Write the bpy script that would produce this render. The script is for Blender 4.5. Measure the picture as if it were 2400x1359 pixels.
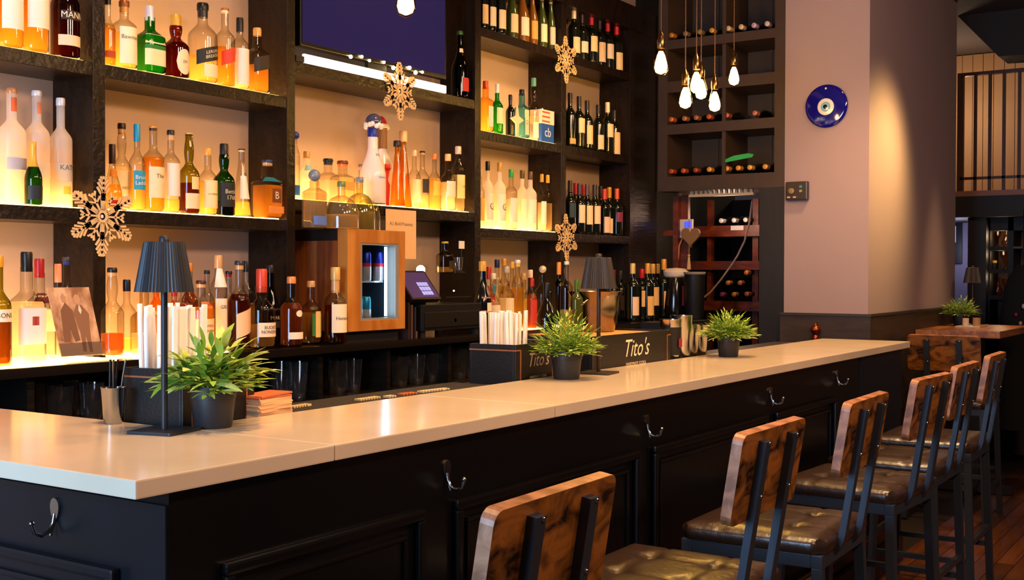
import bpy, bmesh, math, random
from mathutils import Vector, Matrix
R = random.Random(11)
for _o in list(bpy.data.objects): bpy.data.objects.remove(_o)
S = bpy.context.scene
COL = S.collection

# ------------------------------------------------------------------ camera, world, exposure, large lights
YAW, PIT, ROL, FPX, CAMZ = .5799, -.01445, .00255, 2743.0, 1.404
_f = Vector((math.cos(YAW)*math.cos(PIT), math.sin(YAW)*math.cos(PIT), math.sin(PIT)))
_r0 = Vector((math.sin(YAW), -math.cos(YAW), 0)); _u0 = _r0.cross(_f)
_r = _r0*math.cos(ROL)+_u0*math.sin(ROL); _u = _u0*math.cos(ROL)-_r0*math.sin(ROL)
EYE = Vector((0, 0, CAMZ))
cam = bpy.data.cameras.new('camera'); camo = bpy.data.objects.new('camera', cam); COL.objects.link(camo)
cam.sensor_width = 36; cam.lens = 36*FPX/2400; cam.clip_start = .02
_m = Matrix((_r, _u, -_f)).transposed().to_4x4(); _m.translation = EYE
camo.matrix_world = _m
S.camera = camo
S.view_settings.view_transform = 'Standard'; S.view_settings.look = 'None'
S.view_settings.exposure = 1.12; S.view_settings.gamma = 1.0; S.view_settings.use_curve_mapping = False
S.cycles.transparent_max_bounces = 24
S.cycles.max_bounces = 10
S.cycles.sample_clamp_indirect = 6
S.cycles.caustics_reflective = False
S.cycles.caustics_refractive = False
wd = bpy.data.worlds.new('world'); S.world = wd; wd.use_nodes = True
wd.node_tree.nodes['Background'].inputs[0].default_value = (.6, .5, .55, 1)
wd.node_tree.nodes['Background'].inputs[1].default_value = .022

def lamp(name, kind, loc, energy, col, target=None, size=.2, size_y=None, spot=1.0, blend=.6):
    l = bpy.data.lights.new(name, kind); l.energy = energy; l.color = col
    if kind == 'AREA':
        l.size = size
        if size_y: l.shape = 'RECTANGLE'; l.size_y = size_y
    else: l.shadow_soft_size = size
    if kind == 'SPOT': l.spot_size = spot; l.spot_blend = blend
    o = bpy.data.objects.new(name, l); COL.objects.link(o); o.location = loc
    if target is not None:
        o.rotation_euler = (Vector(target)-Vector(loc)).to_track_quat('-Z', 'Y').to_euler()
    return o
WARM = (1, .56, .24); WARM2 = (1, .6, .28); COOL = (.42, .66, 1)
lamp('window_daylight', 'AREA', (-1.16, 1.75, 1.6), 62, COOL, (2, 1.75, 1.2), 1.3, 1.5)
for i, x in enumerate((1.75, 2.7, 3.7, 4.8, 5.9)):
    lamp('ceiling_spot', 'SPOT', (x, 1.55, 3.1), 70, WARM2, (x+.05, 1.85, 1.07), .09, spot=1.5, blend=.9)
for i, x in enumerate((2.2, 3.7, 5.2)):
    lamp('shelf_spot', 'SPOT', (x, 2.35, 3.15), 28, WARM2, (x+.15, 3.3, 1.8), .08, spot=1.5, blend=.9)
for x in (2.6, 4.2, 5.8):
    lamp('stool_spot', 'SPOT', (x, .95, 3.1), 26, WARM, (x+.1, 1.12, .7), .06, spot=.8, blend=.7)
for x in (1.4, 2.8, 4.2):
    lamp('room_light', 'AREA', (x, -.9, 3.2), 25, (1, .62, .42), (x+.6, 1.4, .9), .5)
lamp('wall_wash', 'SPOT', (6.95, 1.25, 2.38), 34, (1, .62, .2), (6.8, 1.9, 1.98), .12, spot=1.7, blend=1)
lamp('table_spot', 'SPOT', (8.0, 1.45, 3.1), 60, WARM2, (8.0, 1.62, 1.07), .06, spot=.6, blend=.8)
lamp('passage_light', 'POINT', (10.05, 2.2, 1.6), 1.6, (.75, .72, 1), size=.08)
lamp('balcony_light', 'POINT', (10.0, 2.3, 2.75), 9, (1, .72, .45), size=.15)

def at(px, py, X=None, Y=None, Z=None):
    """the point where the line of sight of photograph pixel (px, py) meets a plane of the room"""
    d = _r*((px-1200)/FPX)-_u*((py-679.5)/FPX)+_f
    if X is not None: t = X/d.x
    elif Y is not None: t = Y/d.y
    else: t = (Z-CAMZ)/d.z
    return EYE+d*t
def depth(p): return (Vector(p)-EYE).dot(_f)

# ------------------------------------------------------------------ materials
def lin(h):
    if isinstance(h, str):
        v = [int(h[i:i+2], 16)/255 for i in (0, 2, 4)]
    else: v = h
    return tuple(x/12.92 if x <= .04045 else ((x+.055)/1.055)**2.4 for x in v)+(1,)
_MC = {}
def nodes(name):
    m = bpy.data.materials.new(name); m.use_nodes = True
    t = m.node_tree; t.nodes.clear()
    o = t.nodes.new('ShaderNodeOutputMaterial')
    return m, t, o
def N(t, k, **kw):
    n = t.nodes.new('ShaderNode'+k)
    for a, b in kw.items():
        if hasattr(n, a) and a not in ('inputs',): setattr(n, a, b)
    return n
def coords(t, scale=(1, 1, 1), kind='Object'):
    tc = N(t, 'TexCoord'); mp = N(t, 'Mapping'); mp.inputs['Scale'].default_value = scale
    t.links.new(tc.outputs[kind], mp.inputs[0]); return mp
def mat(name, col, rough=.5, metal=0, spec=.5, var=None, bump=None, emit=None, coat=0, sheen=0):
    """plain principled surface; var=(scale vec, other colour, contrast) mottles it, bump=(scale vec, strength)"""
    if name in _MC: return _MC[name]
    m, t, o = nodes(name); p = N(t, 'BsdfPrincipled'); t.links.new(p.outputs[0], o.inputs[0])
    p.inputs['Base Color'].default_value = lin(col); p.inputs['Roughness'].default_value = rough
    p.inputs['Metallic'].default_value = metal; p.inputs['Specular IOR Level'].default_value = spec
    if coat: p.inputs['Coat Weight'].default_value = coat; p.inputs['Coat Roughness'].default_value = .08
    if emit:
        p.inputs['Emission Color'].default_value = lin(emit[0]); p.inputs['Emission Strength'].default_value = emit[1]
    if var:
        mp = coords(t, var[0]); n = N(t, 'TexNoise'); n.inputs['Scale'].default_value = 1; n.inputs['Detail'].default_value = 6
        t.links.new(mp.outputs[0], n.inputs['Vector'])
        r = N(t, 'ValToRGB'); c = var[2] if len(var) > 2 else .2
        r.color_ramp.elements[0].position = .5-c; r.color_ramp.elements[1].position = .5+c
        r.color_ramp.elements[0].color = lin(col); r.color_ramp.elements[1].color = lin(var[1])
        t.links.new(n.outputs[0], r.inputs[0]); t.links.new(r.outputs[0], p.inputs['Base Color'])
    if bump:
        mp = coords(t, bump[0]); n = N(t, 'TexNoise'); n.inputs['Scale'].default_value = 1; n.inputs['Detail'].default_value = 5
        t.links.new(mp.outputs[0], n.inputs['Vector']); b = N(t, 'Bump'); b.inputs['Strength'].default_value = bump[1]
        b.inputs['Distance'].default_value = .01
        t.links.new(n.outputs[0], b.inputs['Height']); t.links.new(b.outputs[0], p.inputs['Normal'])
    _MC[name] = m; return m
def glow(name, col, strength):
    if name in _MC: return _MC[name]
    m, t, o = nodes(name); e = N(t, 'Emission'); e.inputs[0].default_value = lin(col); e.inputs[1].default_value = strength
    t.links.new(e.outputs[0], o.inputs[0]); _MC[name] = m; return m
def glass(name, tint, edge=None, gloss=.03, frost=0, refl=1.0):
    """thin-walled glass: tinted see-through, darker where the wall is seen edge-on, Fresnel reflection on top"""
    if name in _MC: return _MC[name]
    m, t, o = nodes(name); L = t.links
    tr = N(t, 'BsdfTransparent'); gl = N(t, 'BsdfGlossy'); gl.inputs['Roughness'].default_value = gloss
    lw = N(t, 'LayerWeight'); lw.inputs[0].default_value = .35
    mx = N(t, 'MixRGB'); mx.inputs[1].default_value = lin(tint); mx.inputs[2].default_value = lin(edge or tint)
    L.new(lw.outputs['Facing'], mx.inputs[0]); L.new(mx.outputs[0], tr.inputs[0])
    base = tr.outputs[0]
    if frost:
        tl = N(t, 'BsdfTranslucent'); df = N(t, 'BsdfDiffuse'); tl.inputs[0].default_value = lin(tint); df.inputs[0].default_value = lin(tint)
        a = N(t, 'MixShader'); a.inputs[0].default_value = .4; L.new(tl.outputs[0], a.inputs[1]); L.new(df.outputs[0], a.inputs[2])
        b = N(t, 'MixShader'); b.inputs[0].default_value = frost; L.new(base, b.inputs[1]); L.new(a.outputs[0], b.inputs[2]); base = b.outputs[0]
    fr = N(t, 'Fresnel'); fr.inputs[0].default_value = 1.48
    mu = N(t, 'Math', operation='MULTIPLY'); mu.inputs[1].default_value = refl; L.new(fr.outputs[0], mu.inputs[0])
    ge = N(t, 'NewGeometry'); iv = N(t, 'Math', operation='SUBTRACT'); iv.inputs[0].default_value = 1; L.new(ge.outputs['Backfacing'], iv.inputs[1])
    m2 = N(t, 'Math', operation='MULTIPLY'); L.new(mu.outputs[0], m2.inputs[0]); L.new(iv.outputs[0], m2.inputs[1]); mu = m2
    ms = N(t, 'MixShader'); L.new(mu.outputs[0], ms.inputs[0]); L.new(base, ms.inputs[1]); L.new(gl.outputs[0], ms.inputs[2])
    L.new(ms.outputs[0], o.inputs[0]); _MC[name] = m; return m
def liquid(name, col, body=.5):
    if name in _MC: return _MC[name]
    m, t, o = nodes(name); L = t.links
    tr = N(t, 'BsdfTransparent'); tl = N(t, 'BsdfTranslucent'); tr.inputs[0].default_value = lin(col); tl.inputs[0].default_value = lin(col)
    a = N(t, 'MixShader'); a.inputs[0].default_value = body; L.new(tr.outputs[0], a.inputs[1]); L.new(tl.outputs[0], a.inputs[2])
    L.new(a.outputs[0], o.inputs[0]); _MC[name] = m; return m
def wood(name, c1, c2, scale=(2, 30, 30), rough=.4, c3=None, detail=6, bump=.1, coat=0, pos=(.35, .65)):
    if name in _MC: return _MC[name]
    m, t, o = nodes(name); L = t.links; p = N(t, 'BsdfPrincipled'); L.new(p.outputs[0], o.inputs[0])
    mp = coords(t, scale); n = N(t, 'TexNoise'); n.inputs['Scale'].default_value = 1; n.inputs['Detail'].default_value = detail
    n.inputs['Distortion'].default_value = .8
    L.new(mp.outputs[0], n.inputs['Vector']); r = N(t, 'ValToRGB'); e = r.color_ramp.elements
    e[0].position, e[1].position = pos; e[0].color = lin(c1); e[1].color = lin(c2)
    if c3: x = e.new(.8); x.color = lin(c3)
    L.new(n.outputs[0], r.inputs[0]); L.new(r.outputs[0], p.inputs['Base Color']); p.inputs['Roughness'].default_value = rough
    if coat: p.inputs['Coat Weight'].default_value = coat; p.inputs['Coat Roughness'].default_value = .15
    if bump:
        b = N(t, 'Bump'); b.inputs['Strength'].default_value = bump; b.inputs['Distance'].default_value = .005
        L.new(n.outputs[0], b.inputs['Height']); L.new(b.outputs[0], p.inputs['Normal'])
    _MC[name] = m; return m

# ------------------------------------------------------------------ mesh helpers
class G:
    def __init__(s): s.v = []; s.f = []
    def add(s, v, f):
        k = len(s.v); s.v += [Vector(p) for p in v]; s.f += [tuple(i+k for i in q) for q in f]; return s
    def box(s, x0, x1, y0, y1, z0, z1):
        return s.add([(x, y, z) for z in (z0, z1) for y in (y0, y1) for x in (x0, x1)],
                     [(0, 2, 3, 1), (4, 5, 7, 6), (0, 1, 5, 4), (2, 6, 7, 3), (0, 4, 6, 2), (1, 3, 7, 5)])
    def bar(s, p, q, w, h, up=(0, 0, 1)):
        p, q = Vector(p), Vector(q); d = (q-p).normalized(); a = d.cross(Vector(up))
        if a.length < 1e-4: a = d.cross(Vector((1, 0, 0)))
        a.normalize(); b = a.cross(d); a *= w/2; b *= h/2
        return s.add([p-a-b, p+a-b, p+a+b, p-a+b, q-a-b, q+a-b, q+a+b, q-a+b],
                     [(0, 3, 2, 1), (4, 5, 6, 7), (0, 1, 5, 4), (1, 2, 6, 5), (2, 3, 7, 6), (3, 0, 4, 7)])
    def lathe(s, prof, seg=20, c=(0, 0, 0), sq=0, axis='z', caps=True, sx=1, sy=1):
        c = Vector(c); n = len(prof); v = []
        for r, z in prof:
            for i in range(seg):
                a = 2*math.pi*i/seg; ca, sa = math.cos(a), math.sin(a); k = xsec(a, sq)
                x, y = r*k*ca*sx, r*k*sa*sy
                v.append(c+(Vector((x, y, z)) if axis == 'z' else Vector((z, x, y)) if axis == 'x' else Vector((y, z, x))))
        f = [(i*seg+j, i*seg+(j+1) % seg, (i+1)*seg+(j+1) % seg, (i+1)*seg+j) for i in range(n-1) for j in range(seg)]
        if caps:
            f.append(tuple(range(seg))[::-1]); f.append(tuple((n-1)*seg+j for j in range(seg)))
        return s.add(v, f)
    def tube(s, pts, r, seg=8, r2=None):
        pts = [Vector(p) for p in pts]; n = len(pts); v = []; prev = None
        for i, p in enumerate(pts):
            d = (pts[min(i+1, n-1)]-pts[max(i-1, 0)]).normalized()
            a = prev if prev is not None else (Vector((0, 0, 1)) if abs(d.z) < .9 else Vector((1, 0, 0)))
            a = (a-d*a.dot(d)).normalized(); prev = a; b = d.cross(a); rr = r if r2 is None else r+(r2-r)*i/(n-1)
            for j in range(seg):
                t = 2*math.pi*j/seg; v.append(p+(a*math.cos(t)+b*math.sin(t))*rr)
        f = [(i*seg+j, i*seg+(j+1) % seg, (i+1)*seg+(j+1) % seg, (i+1)*seg+j) for i in range(n-1) for j in range(seg)]
        f += [tuple(range(seg))[::-1], tuple((n-1)*seg+j for j in range(seg))]
        return s.add(v, f)
    def ribbon(s, pts, w, th, side=(1, 0, 0)):
        """flat bar swept along pts, w wide along side, th thick"""
        pts = [Vector(p) for p in pts]; n = len(pts); v = []; a = Vector(side)*w/2
        for i, p in enumerate(pts):
            d = (pts[min(i+1, n-1)]-pts[max(i-1, 0)]).normalized(); b = a.normalized().cross(d)*th/2
            v += [p-a-b, p+a-b, p+a+b, p-a+b]
        f = [(i*4+j, i*4+(j+1) % 4, i*4+4+(j+1) % 4, i*4+4+j) for i in range(n-1) for j in range(4)]
        f += [(3, 2, 1, 0), tuple(4*n-4+j for j in range(4))]
        return s.add(v, f)
    def prism(s, poly, a, b, o=(0, 0, 0), u=(1, 0, 0), w=(0, 0, 1)):
        """polygon in the (u, w) plane at o, pushed from a to b along u x w"""
        o, u, w = Vector(o), Vector(u), Vector(w); n = u.cross(w); k = len(poly)
        v = [o+u*x+w*y+n*d for d in (a, b) for x, y in poly]
        f = [tuple(range(k))[::-1], tuple(range(k, 2*k))]+[(i, (i+1) % k, k+(i+1) % k, k+i) for i in range(k)]
        return s.add(v, f)
    def sphere(s, c, r, seg=12, rings=8, sz=1):
        return s.lathe([(max(1e-5, r*math.sin(math.pi*i/rings)), -r*sz*math.cos(math.pi*i/rings)) for i in range(rings+1)], seg, c)
    def build(s, name, m, parent=None, smooth=False, bevel=0, world=True, kind=None):
        off = Vector((0, 0, 0))
        if parent is not None and world:
            q = parent
            while q is not None: off += q.location; q = q.parent
        me = bpy.data.meshes.new(name); me.from_pydata([p-off for p in s.v], [], s.f)
        bm = bmesh.new(); bm.from_mesh(me); bmesh.ops.recalc_face_normals(bm, faces=bm.faces)
        if bevel:
            es = [e for e in bm.edges if len(e.link_faces) == 2 and e.calc_face_angle(0) > .6]
            bmesh.ops.bevel(bm, geom=es, offset=bevel, segments=2, affect='EDGES', profile=.7)
        bm.to_mesh(me); bm.free()
        if smooth:
            me.polygons.foreach_set('use_smooth', [True]*len(me.polygons))
            me.set_sharp_from_angle(angle=math.radians(48))
        me.materials.append(m)
        o = bpy.data.objects.new(name, me); COL.objects.link(o); o.parent = parent
        if kind: o['kind'] = kind
        return o
def xsec(a, sq):
    if not sq: return 1
    return (abs(math.cos(a))**sq+abs(math.sin(a))**sq)**(-1/sq)
def rrect(w, h, r, n=4):
    return [(sx*(w/2-r)+r*math.cos(a0+math.pi/2*i/n), sy*(h/2-r)+r*math.sin(a0+math.pi/2*i/n))
            for sx, sy, a0 in ((1, 1, 0), (-1, 1, math.pi/2), (-1, -1, math.pi), (1, -1, 1.5*math.pi)) for i in range(n+1)]
def thing(name, label, cat, loc=(0, 0, 0), group=None, rotz=0):
    o = bpy.data.objects.new(name, None); COL.objects.link(o); o.location = loc; o.rotation_euler = (0, 0, rotz)
    o.empty_display_size = .05
    return tag(o, label, cat, group)
def tag(o, label, cat, group=None):
    o['label'] = label; o['category'] = cat
    if group: o['group'] = group
    return o
def struct(o, label=None):
    o['kind'] = 'structure'
    if label: o['label'] = label
    return o
def copy_tree(o, parent=None):
    c = o.copy(); COL.objects.link(c); c.parent = parent
    for ch in list(o.children): copy_tree(ch, c)
    return c
def text2d(s, size, shear=0):
    cu = bpy.data.curves.new('t', 'FONT'); cu.body = s; cu.size = size; cu.align_x = 'CENTER'; cu.align_y = 'CENTER'; cu.shear = shear
    cu.resolution_u = 2
    o = bpy.data.objects.new('t', cu); me = bpy.data.meshes.new_from_object(o)
    r = ([tuple(v.co) for v in me.vertices], [tuple(p.vertices) for p in me.polygons])
    bpy.data.objects.remove(o); bpy.data.curves.remove(cu); bpy.data.meshes.remove(me)
    return r
def flat_text(s, size, o, u, w, lift=.0006, shear=0):
    v, f = text2d(s, size, shear); o, u, w = Vector(o), Vector(u).normalized(), Vector(w).normalized(); n = u.cross(w)
    g = G(); g.add([o+u*p[0]+w*p[1]+n*lift for p in v], f); return g

# ------------------------------------------------------------------ shared materials
BLACKWOOD = mat('black_painted_wood', '0a0806', .34, spec=.35, var=((3, 3, 40), '1c130d', .25), bump=((6, 6, 60), .25))
SHELFWOOD = mat('dark_stained_shelf', '100a07', .34, spec=.32, var=((30, 30, 8), '24170d', .25), bump=((40, 40, 40), .35))
PANEL = mat('black_lacquer_panel', '050404', .3, spec=.5, bump=((2, 40, 4), .04))
NAVY = mat('navy_black_lacquer', '06070b', .36, spec=.5, var=((6, 6, 3), '0b0e16', .2))
PAINT = mat('mauve_wall_paint', 'a58f94', .75, var=((1.5, 1.5, 1.2), 'ad979a', .3))
BACKPAINT = mat('beige_alcove_paint', 'ad9583', .7, var=((2, 2, 2), 'b79e8b', .3))
QUARTZ = mat('cream_quartz', 'd9c6ac', .15, spec=.55, var=((5, 5, 5), 'd1bda2', .2))
DARK = mat('matt_black', '0d0c0c', .55)
CHAR = mat('charcoal_metal', '1c1e22', .38, metal=.6)
STEEL = mat('brushed_steel', 'b9b4ae', .18, metal=1)
SILVER = mat('polished_silver', '7a7060', .2, metal=1, var=((9, 9, 3), 'a89c86', .25))
BRASS = mat('aged_brass', '9a7446', .25, metal=1)
COPPER = mat('copper_edge', 'd98a5c', .3, metal=.7)
IRON = mat('blue_grey_iron', '2b313c', .42, metal=.35, spec=.5)
CREAM = mat('cream_paper', 'f1e2cc', .6)
WHITE = mat('white_paper', 'f6f1ee', .55)
LEATHER = mat('dark_brown_leather', '2a1b12', .3, spec=.75, bump=((60, 60, 60), .12))
RUSTIC = wood('rustic_brown_board', '1a0d06', '8a5420', (11, 30, 20), .36, '6e4214', bump=.12, pos=(.36, .60))
EDGEWOOD = wood('rustic_board_edge', '7a4a2c', 'b9805a', (20, 20, 20), .4, bump=.05)
OAK = wood('table_oak', '7d431a', 'c07a35', (3, 26, 26), .35, bump=.05)
WALNUT = wood('fridge_walnut', '6a3417', 'a05a2a', (22, 22, 2.5), .4, bump=.05)
OAKFRAME = wood('fridge_oak_frame', 'a45f1f', 'c8843a', (10, 10, 2.2), .4, bump=.05)
REDWOOD = wood('red_cellar_wood', '4a1a0a', '7d3312', (6, 6, 14), .45, bump=.05)
LED = glow('warm_led', 'ffc470', 5.8)

# ------------------------------------------------------------------ setting
FL = struct(G().box(-3.3, 11.5, -2.5, 3.6, -.06, -.012).build('floor', mat('floor_base', '1a0e08', .6)))
planks = [wood('plank_%d' % i, a, b, (1.2, 22, 22), .38, bump=.06) for i, (a, b) in enumerate((('3a1d0d', '5c3216'), ('45240f', '6b3b1a'), ('331a0c', '50290f')))]
pm = {}
for r in range(15):
    y0 = .28+r*.086; x = 3.1-R.random()*.9
    while x < 9.0:
        L = R.choice((.7, .95, 1.2)); k = (L, R.randrange(3))
        if k not in pm:
            pm[k] = G().box(0, L-.003, 0, .083, -.012, 0).build('floor_plank', planks[k[1]], FL, world=False, bevel=.0015); o = pm[k]
        else: o = pm[k].copy(); COL.objects.link(o)
        o.location = (x, y0, 0); x += L
struct(G().box(0, 6.62, 3.41, 3.55, 0, 3.3).build('wall_back', BACKPAINT))
ceil = struct(G().box(-3.3, 11.5, -2.5, 3.6, 3.3, 3.4).build('ceiling', mat('ceiling_paint', '4a3f3e', .9)))
# wall that the daylight comes through, behind and to the side of the viewer
wl = struct(G().box(-1.3, -1.2, -2.5, 1.0, 0, 3.3).box(-1.3, -1.2, 2.5, 3.6, 0, 3.3).box(-1.3, -1.2, 1.0, 2.5, 0, .8).box(-1.3, -1.2, 1.0, 2.5, 2.45, 3.3).build('wall_left', PAINT))
w1 = struct(G().box(-1.28, -1.24, 1.0, 2.5, .8, .86).box(-1.28, -1.24, 1.0, 2.5, 2.39, 2.45).box(-1.28, -1.24, 1.0, 1.06, .8, 2.45).box(-1.28, -1.24, 2.44, 2.5, .8, 2.45).box(-1.28, -1.24, 1.72, 1.78, .8, 2.45).build('window_1', DARK))
# painted column / wall return beyond the bar, with its dark wooden dado
XW, YC = 6.5, 1.901
struct(G().box(XW, 8.575, YC, 2.384, 1.18, 3.3).build('wall_column', PAINT))
dado = struct(G().box(XW-.02, 8.56, YC-.02, 2.40, 0, 1.178).build('trim_1', mat('dark_dado', '2c211a', .45, var=((4, 4, 8), '45362b', .25), bump=((10, 10, 30), .2))))
G().box(XW-.026, 8.56, YC-.026, 2.40, 1.168, 1.182).build('dado_cap', mat('dado_cap', '3a3230', .5), dado)

# ------------------------------------------------------------------ bar counter
BX0, BY0, BX1, BY1, BZ = 1.234, 1.528, 5.945, 1.972, 1.07
RX = 1.707
base = thing('bar_counter_base', 'black panelled bar counter base with moulded frames under the pale top', 'bar counter', (3.6, 1.7, 0))
G().box(1.324, 5.2, 1.555, 1.93, 0, 1.035).build('front_carcass', PANEL, base)
G().box(1.324, 1.66, 1.93, 2.95, 0, 1.035).build('return_carcass', NAVY, base)
G().box(1.318, 1.324, 1.557, 2.95, 0, 1.012).build('end_panel', NAVY, base)
G().box(1.34, 5.80, 1.565, 1.92, 1.018, BZ-.031).build('sub_top', mat('plywood', '7a4f3c', .6), base)
G().box(5.2, 5.87, 1.551, 1.93, 0, 1.035).build('service_flap', mat('blue_black_flap', '0a111c', .34), base)
def frame(x0, x1, z0, z1, y, name, inset=0, th=.018, w=.022, m=PANEL):
    g = G(); 
    g.box(x0, x1, y-th, y, z1-w, z1).box(x0, x1, y-th, y, z0, z0+w).box(x0, x0+w, y-th, y, z0+w, z1-w).box(x1-w, x1, y-th, y, z0+w, z1-w)
    return g.build(name, m, base, bevel=.006)
for x0, x1 in ((1.438, 2.012), (2.13, 3.031), (3.128, 4.052), (4.138, 4.835)):
    frame(x0, x1, .16, .892, 1.555, 'panel_molding')
    frame(x0+.05, x1-.05, .21, .845, 1.555, 'inner_molding', th=.008, w=.012)
g = G(); X = 1.318
for y0, y1, z0, z1 in ((1.672, 2.9, .87, .892), (1.672, 2.9, .16, .182), (1.672, 1.694, .18, .88), (2.88, 2.9, .18, .88)): g.box(X-.018, X, y0, y1, z0, z1)
g.build('end_molding', NAVY, base, bevel=.006)
g = G()
for y0, y1, z0, z1 in ((1.722, 2.85, .833, .845), (1.722, 1.734, .2, .84)): g.box(X-.008, X, y0, y1, z0, z1)
g.build('end_inner_molding', NAVY, base, bevel=.003)
G().box(1.33, 5.85, 1.53, 1.552, 0, .13).build('foot_step', mat('foot_step_wood', '2a160c', .4), base, bevel=.008)
rail = G().tube([(1.34, 1.528, .22), (5.7, 1.528, .22)], .012, 12)
for x in (1.5, 2.7, 3.9, 5.1): rail.tube([(x, 1.553, .22), (x, 1.528, .22)], .008, 8)
rail.build('foot_rail', BRASS, base, smooth=True)
top = thing('quartz_worktop', 'cream quartz bar top in three jointed slabs with an L return', 'worktop', (3.6, 1.75, BZ))
gap = .0008
G().prism([(BX0, BY0), (RX-gap, BY0), (RX-gap, 2.95), (BX0, 2.95)], 0, .031, (0, 0, BZ-.031), (1, 0, 0), (0, 1, 0)).build('slab', QUARTZ, top, bevel=.003)
G().box(RX+gap, 2.534-gap, BY0, BY1, BZ-.031, BZ).build('slab', QUARTZ, top, bevel=.003)
G().box(2.534+gap, BX1, BY0, BY1, BZ-.031, BZ).build('slab', QUARTZ, top, bevel=.003)

G().box(1.70, 5.86, 1.973, 2.2, 1.025, 1.05).build('service_ledge', mat('service_ledge', '1a1412', .45), base, bevel=.003)
G().box(1.70, 5.86, 1.935, 1.973, 0, 1.035).build('service_side', DARK, base)
# coat hooks screwed to the bar
def hook(loc, rotz, label):
    t = thing('coat_hook', label, 'hook', loc, 'double coat hooks along the bar', rotz)
    pts = [(0.0125*math.cos(a)*(1+.25*math.sin(a)), .021*math.sin(a)) for a in [2*math.pi*i/16 for i in range(16)]]
    G().prism(pts, 0, .004, (0, 0, .012)).build('plate', STEEL, t, bevel=.001, world=False)
    pts = [(0, -.003, .004), (0, -.006, -.012), (0, -.014, -.026), (0, -.030, -.031), (0, -.044, -.024), (0, -.050, -.008)]
    g = G().tube(pts, .004, 8, .0035); g.sphere((0, -.050, -.006), .0052, 8, 6)
    g.build('hook_arm', STEEL, t, smooth=True, world=False)
    g = G().tube([(0, -.003, -.004), (0, -.008, -.02), (0, -.012, -.034)], .0045, 8, .003)
    g.build('lower_prong', STEEL, t, smooth=True, world=False)
for px, py, d in ((1045, 1112, 'nearest along the front, above the gap beside the first stool'), (1515, 997, 'second along the front, above the second stool seat'),
                  (1805, 927, 'third along the front, above the rustic backrest'), (1960, 884, 'last along the front, beside the navy flap')):
    p = at(px, py, Y=1.555); hook((p.x, 1.5545, p.z), 0, 'silver coat hook '+d)
p = at(132, 1208, X=1.318); hook((1.3175, p.y, p.z), -math.pi/2, 'silver coat hook on the navy end panel of the bar')

# ------------------------------------------------------------------ back bar
BBZ = 1.129
bb = thing('back_bar_cabinet', 'black back bar cabinet with open glass cubbies and a glossy top', 'cabinet', (4, 3.2, 0))
G().box(1.2, 6.45, 3.0, 3.409, BBZ-.03, BBZ).build('counter_slab', mat('glossy_dark_top', '17110e', .1, spec=.6), bb, bevel=.003)
G().box(1.2, 6.45, 3.05, 3.40, 0, .905).build('lower_carcass', DARK, bb)
G().box(1.2, 6.45, 3.03, 3.40, .905, .922).build('glass_shelf', BLACKWOOD, bb)
G().box(1.2, 6.45, 3.385, 3.40, .922, 1.099).build('cubby_back', DARK, bb)
for x in (2.075, 2.68, 3.306, 3.71, 4.13, 4.63, 5.3): G().box(x-.012, x+.012, 3.03, 3.385, .922, 1.099).build('cubby_divider', BLACKWOOD, bb)

# shelving with posts, shelves, strip lights
YS, YB = 3.2, 3.395
sh = thing('back_bar_shelving', 'dark wooden back bar shelving with thick posts and lit shelves', 'shelving', (4, 3.3, BBZ))
POSTS = [(1.55, 1.60), (2.419, 2.467), (3.30, 3.346), (4.561, 4.61), (5.359, 5.41), (6.152, 6.20)]
for a, b in POSTS: G().box(a, b, YS, YB+.012, BBZ, 2.84).build('post', SHELFWOOD, sh, bevel=.002)
G().box(6.20, 6.505, YS+.0, YB+.012, BBZ, 2.98).build('end_panel', BLACKWOOD, sh)
G().box(1.5, 6.3, YS-.005, YB+.012, 2.84, 2.98).build('top_fascia', SHELFWOOD, sh)
def shelf(x0, x1, z1, th=.044, led=None):
    b = G().box(x0, x1, YS+.002, YB+.012, z1-th, z1).build('shelf', SHELFWOOD, sh, bevel=.002)
    if led:
        G().box(x0+.015, x1-.02, 3.222, 3.388, z1-.002, z1+.004).build('light_panel', led, b, world=True)
    return b
FILL_GLOW = glow('added_fill_glow', 'ffc878', 1.6)
for (a, b), zs in zip(zip(POSTS[:-1], POSTS[1:]), (((2.08, LED), (1.607, LED)), ((2.08, LED), (1.607, LED)), ((2.225, None), (1.69, LED)), ((2.58, None), (2.087, LED), (1.62, LED)), ((2.58, None), (2.09, None), (1.62, None)))):
    for z, l in zs: shelf(a[1], b[0], z, led=l)
for x0, x1 in ((1.6, 2.40), (2.47, 2.86)):
    G().box(x0, x1, 3.05, 3.388, BBZ-.002, BBZ+.003).build('light_panel', LED, sh)
G().box(4.63, 5.34, 3.06, 3.388, BBZ-.002, BBZ+.003).build('light_panel', FILL_GLOW, sh)  # glowing sheet added to brighten the bottles on this stretch of counter

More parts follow.
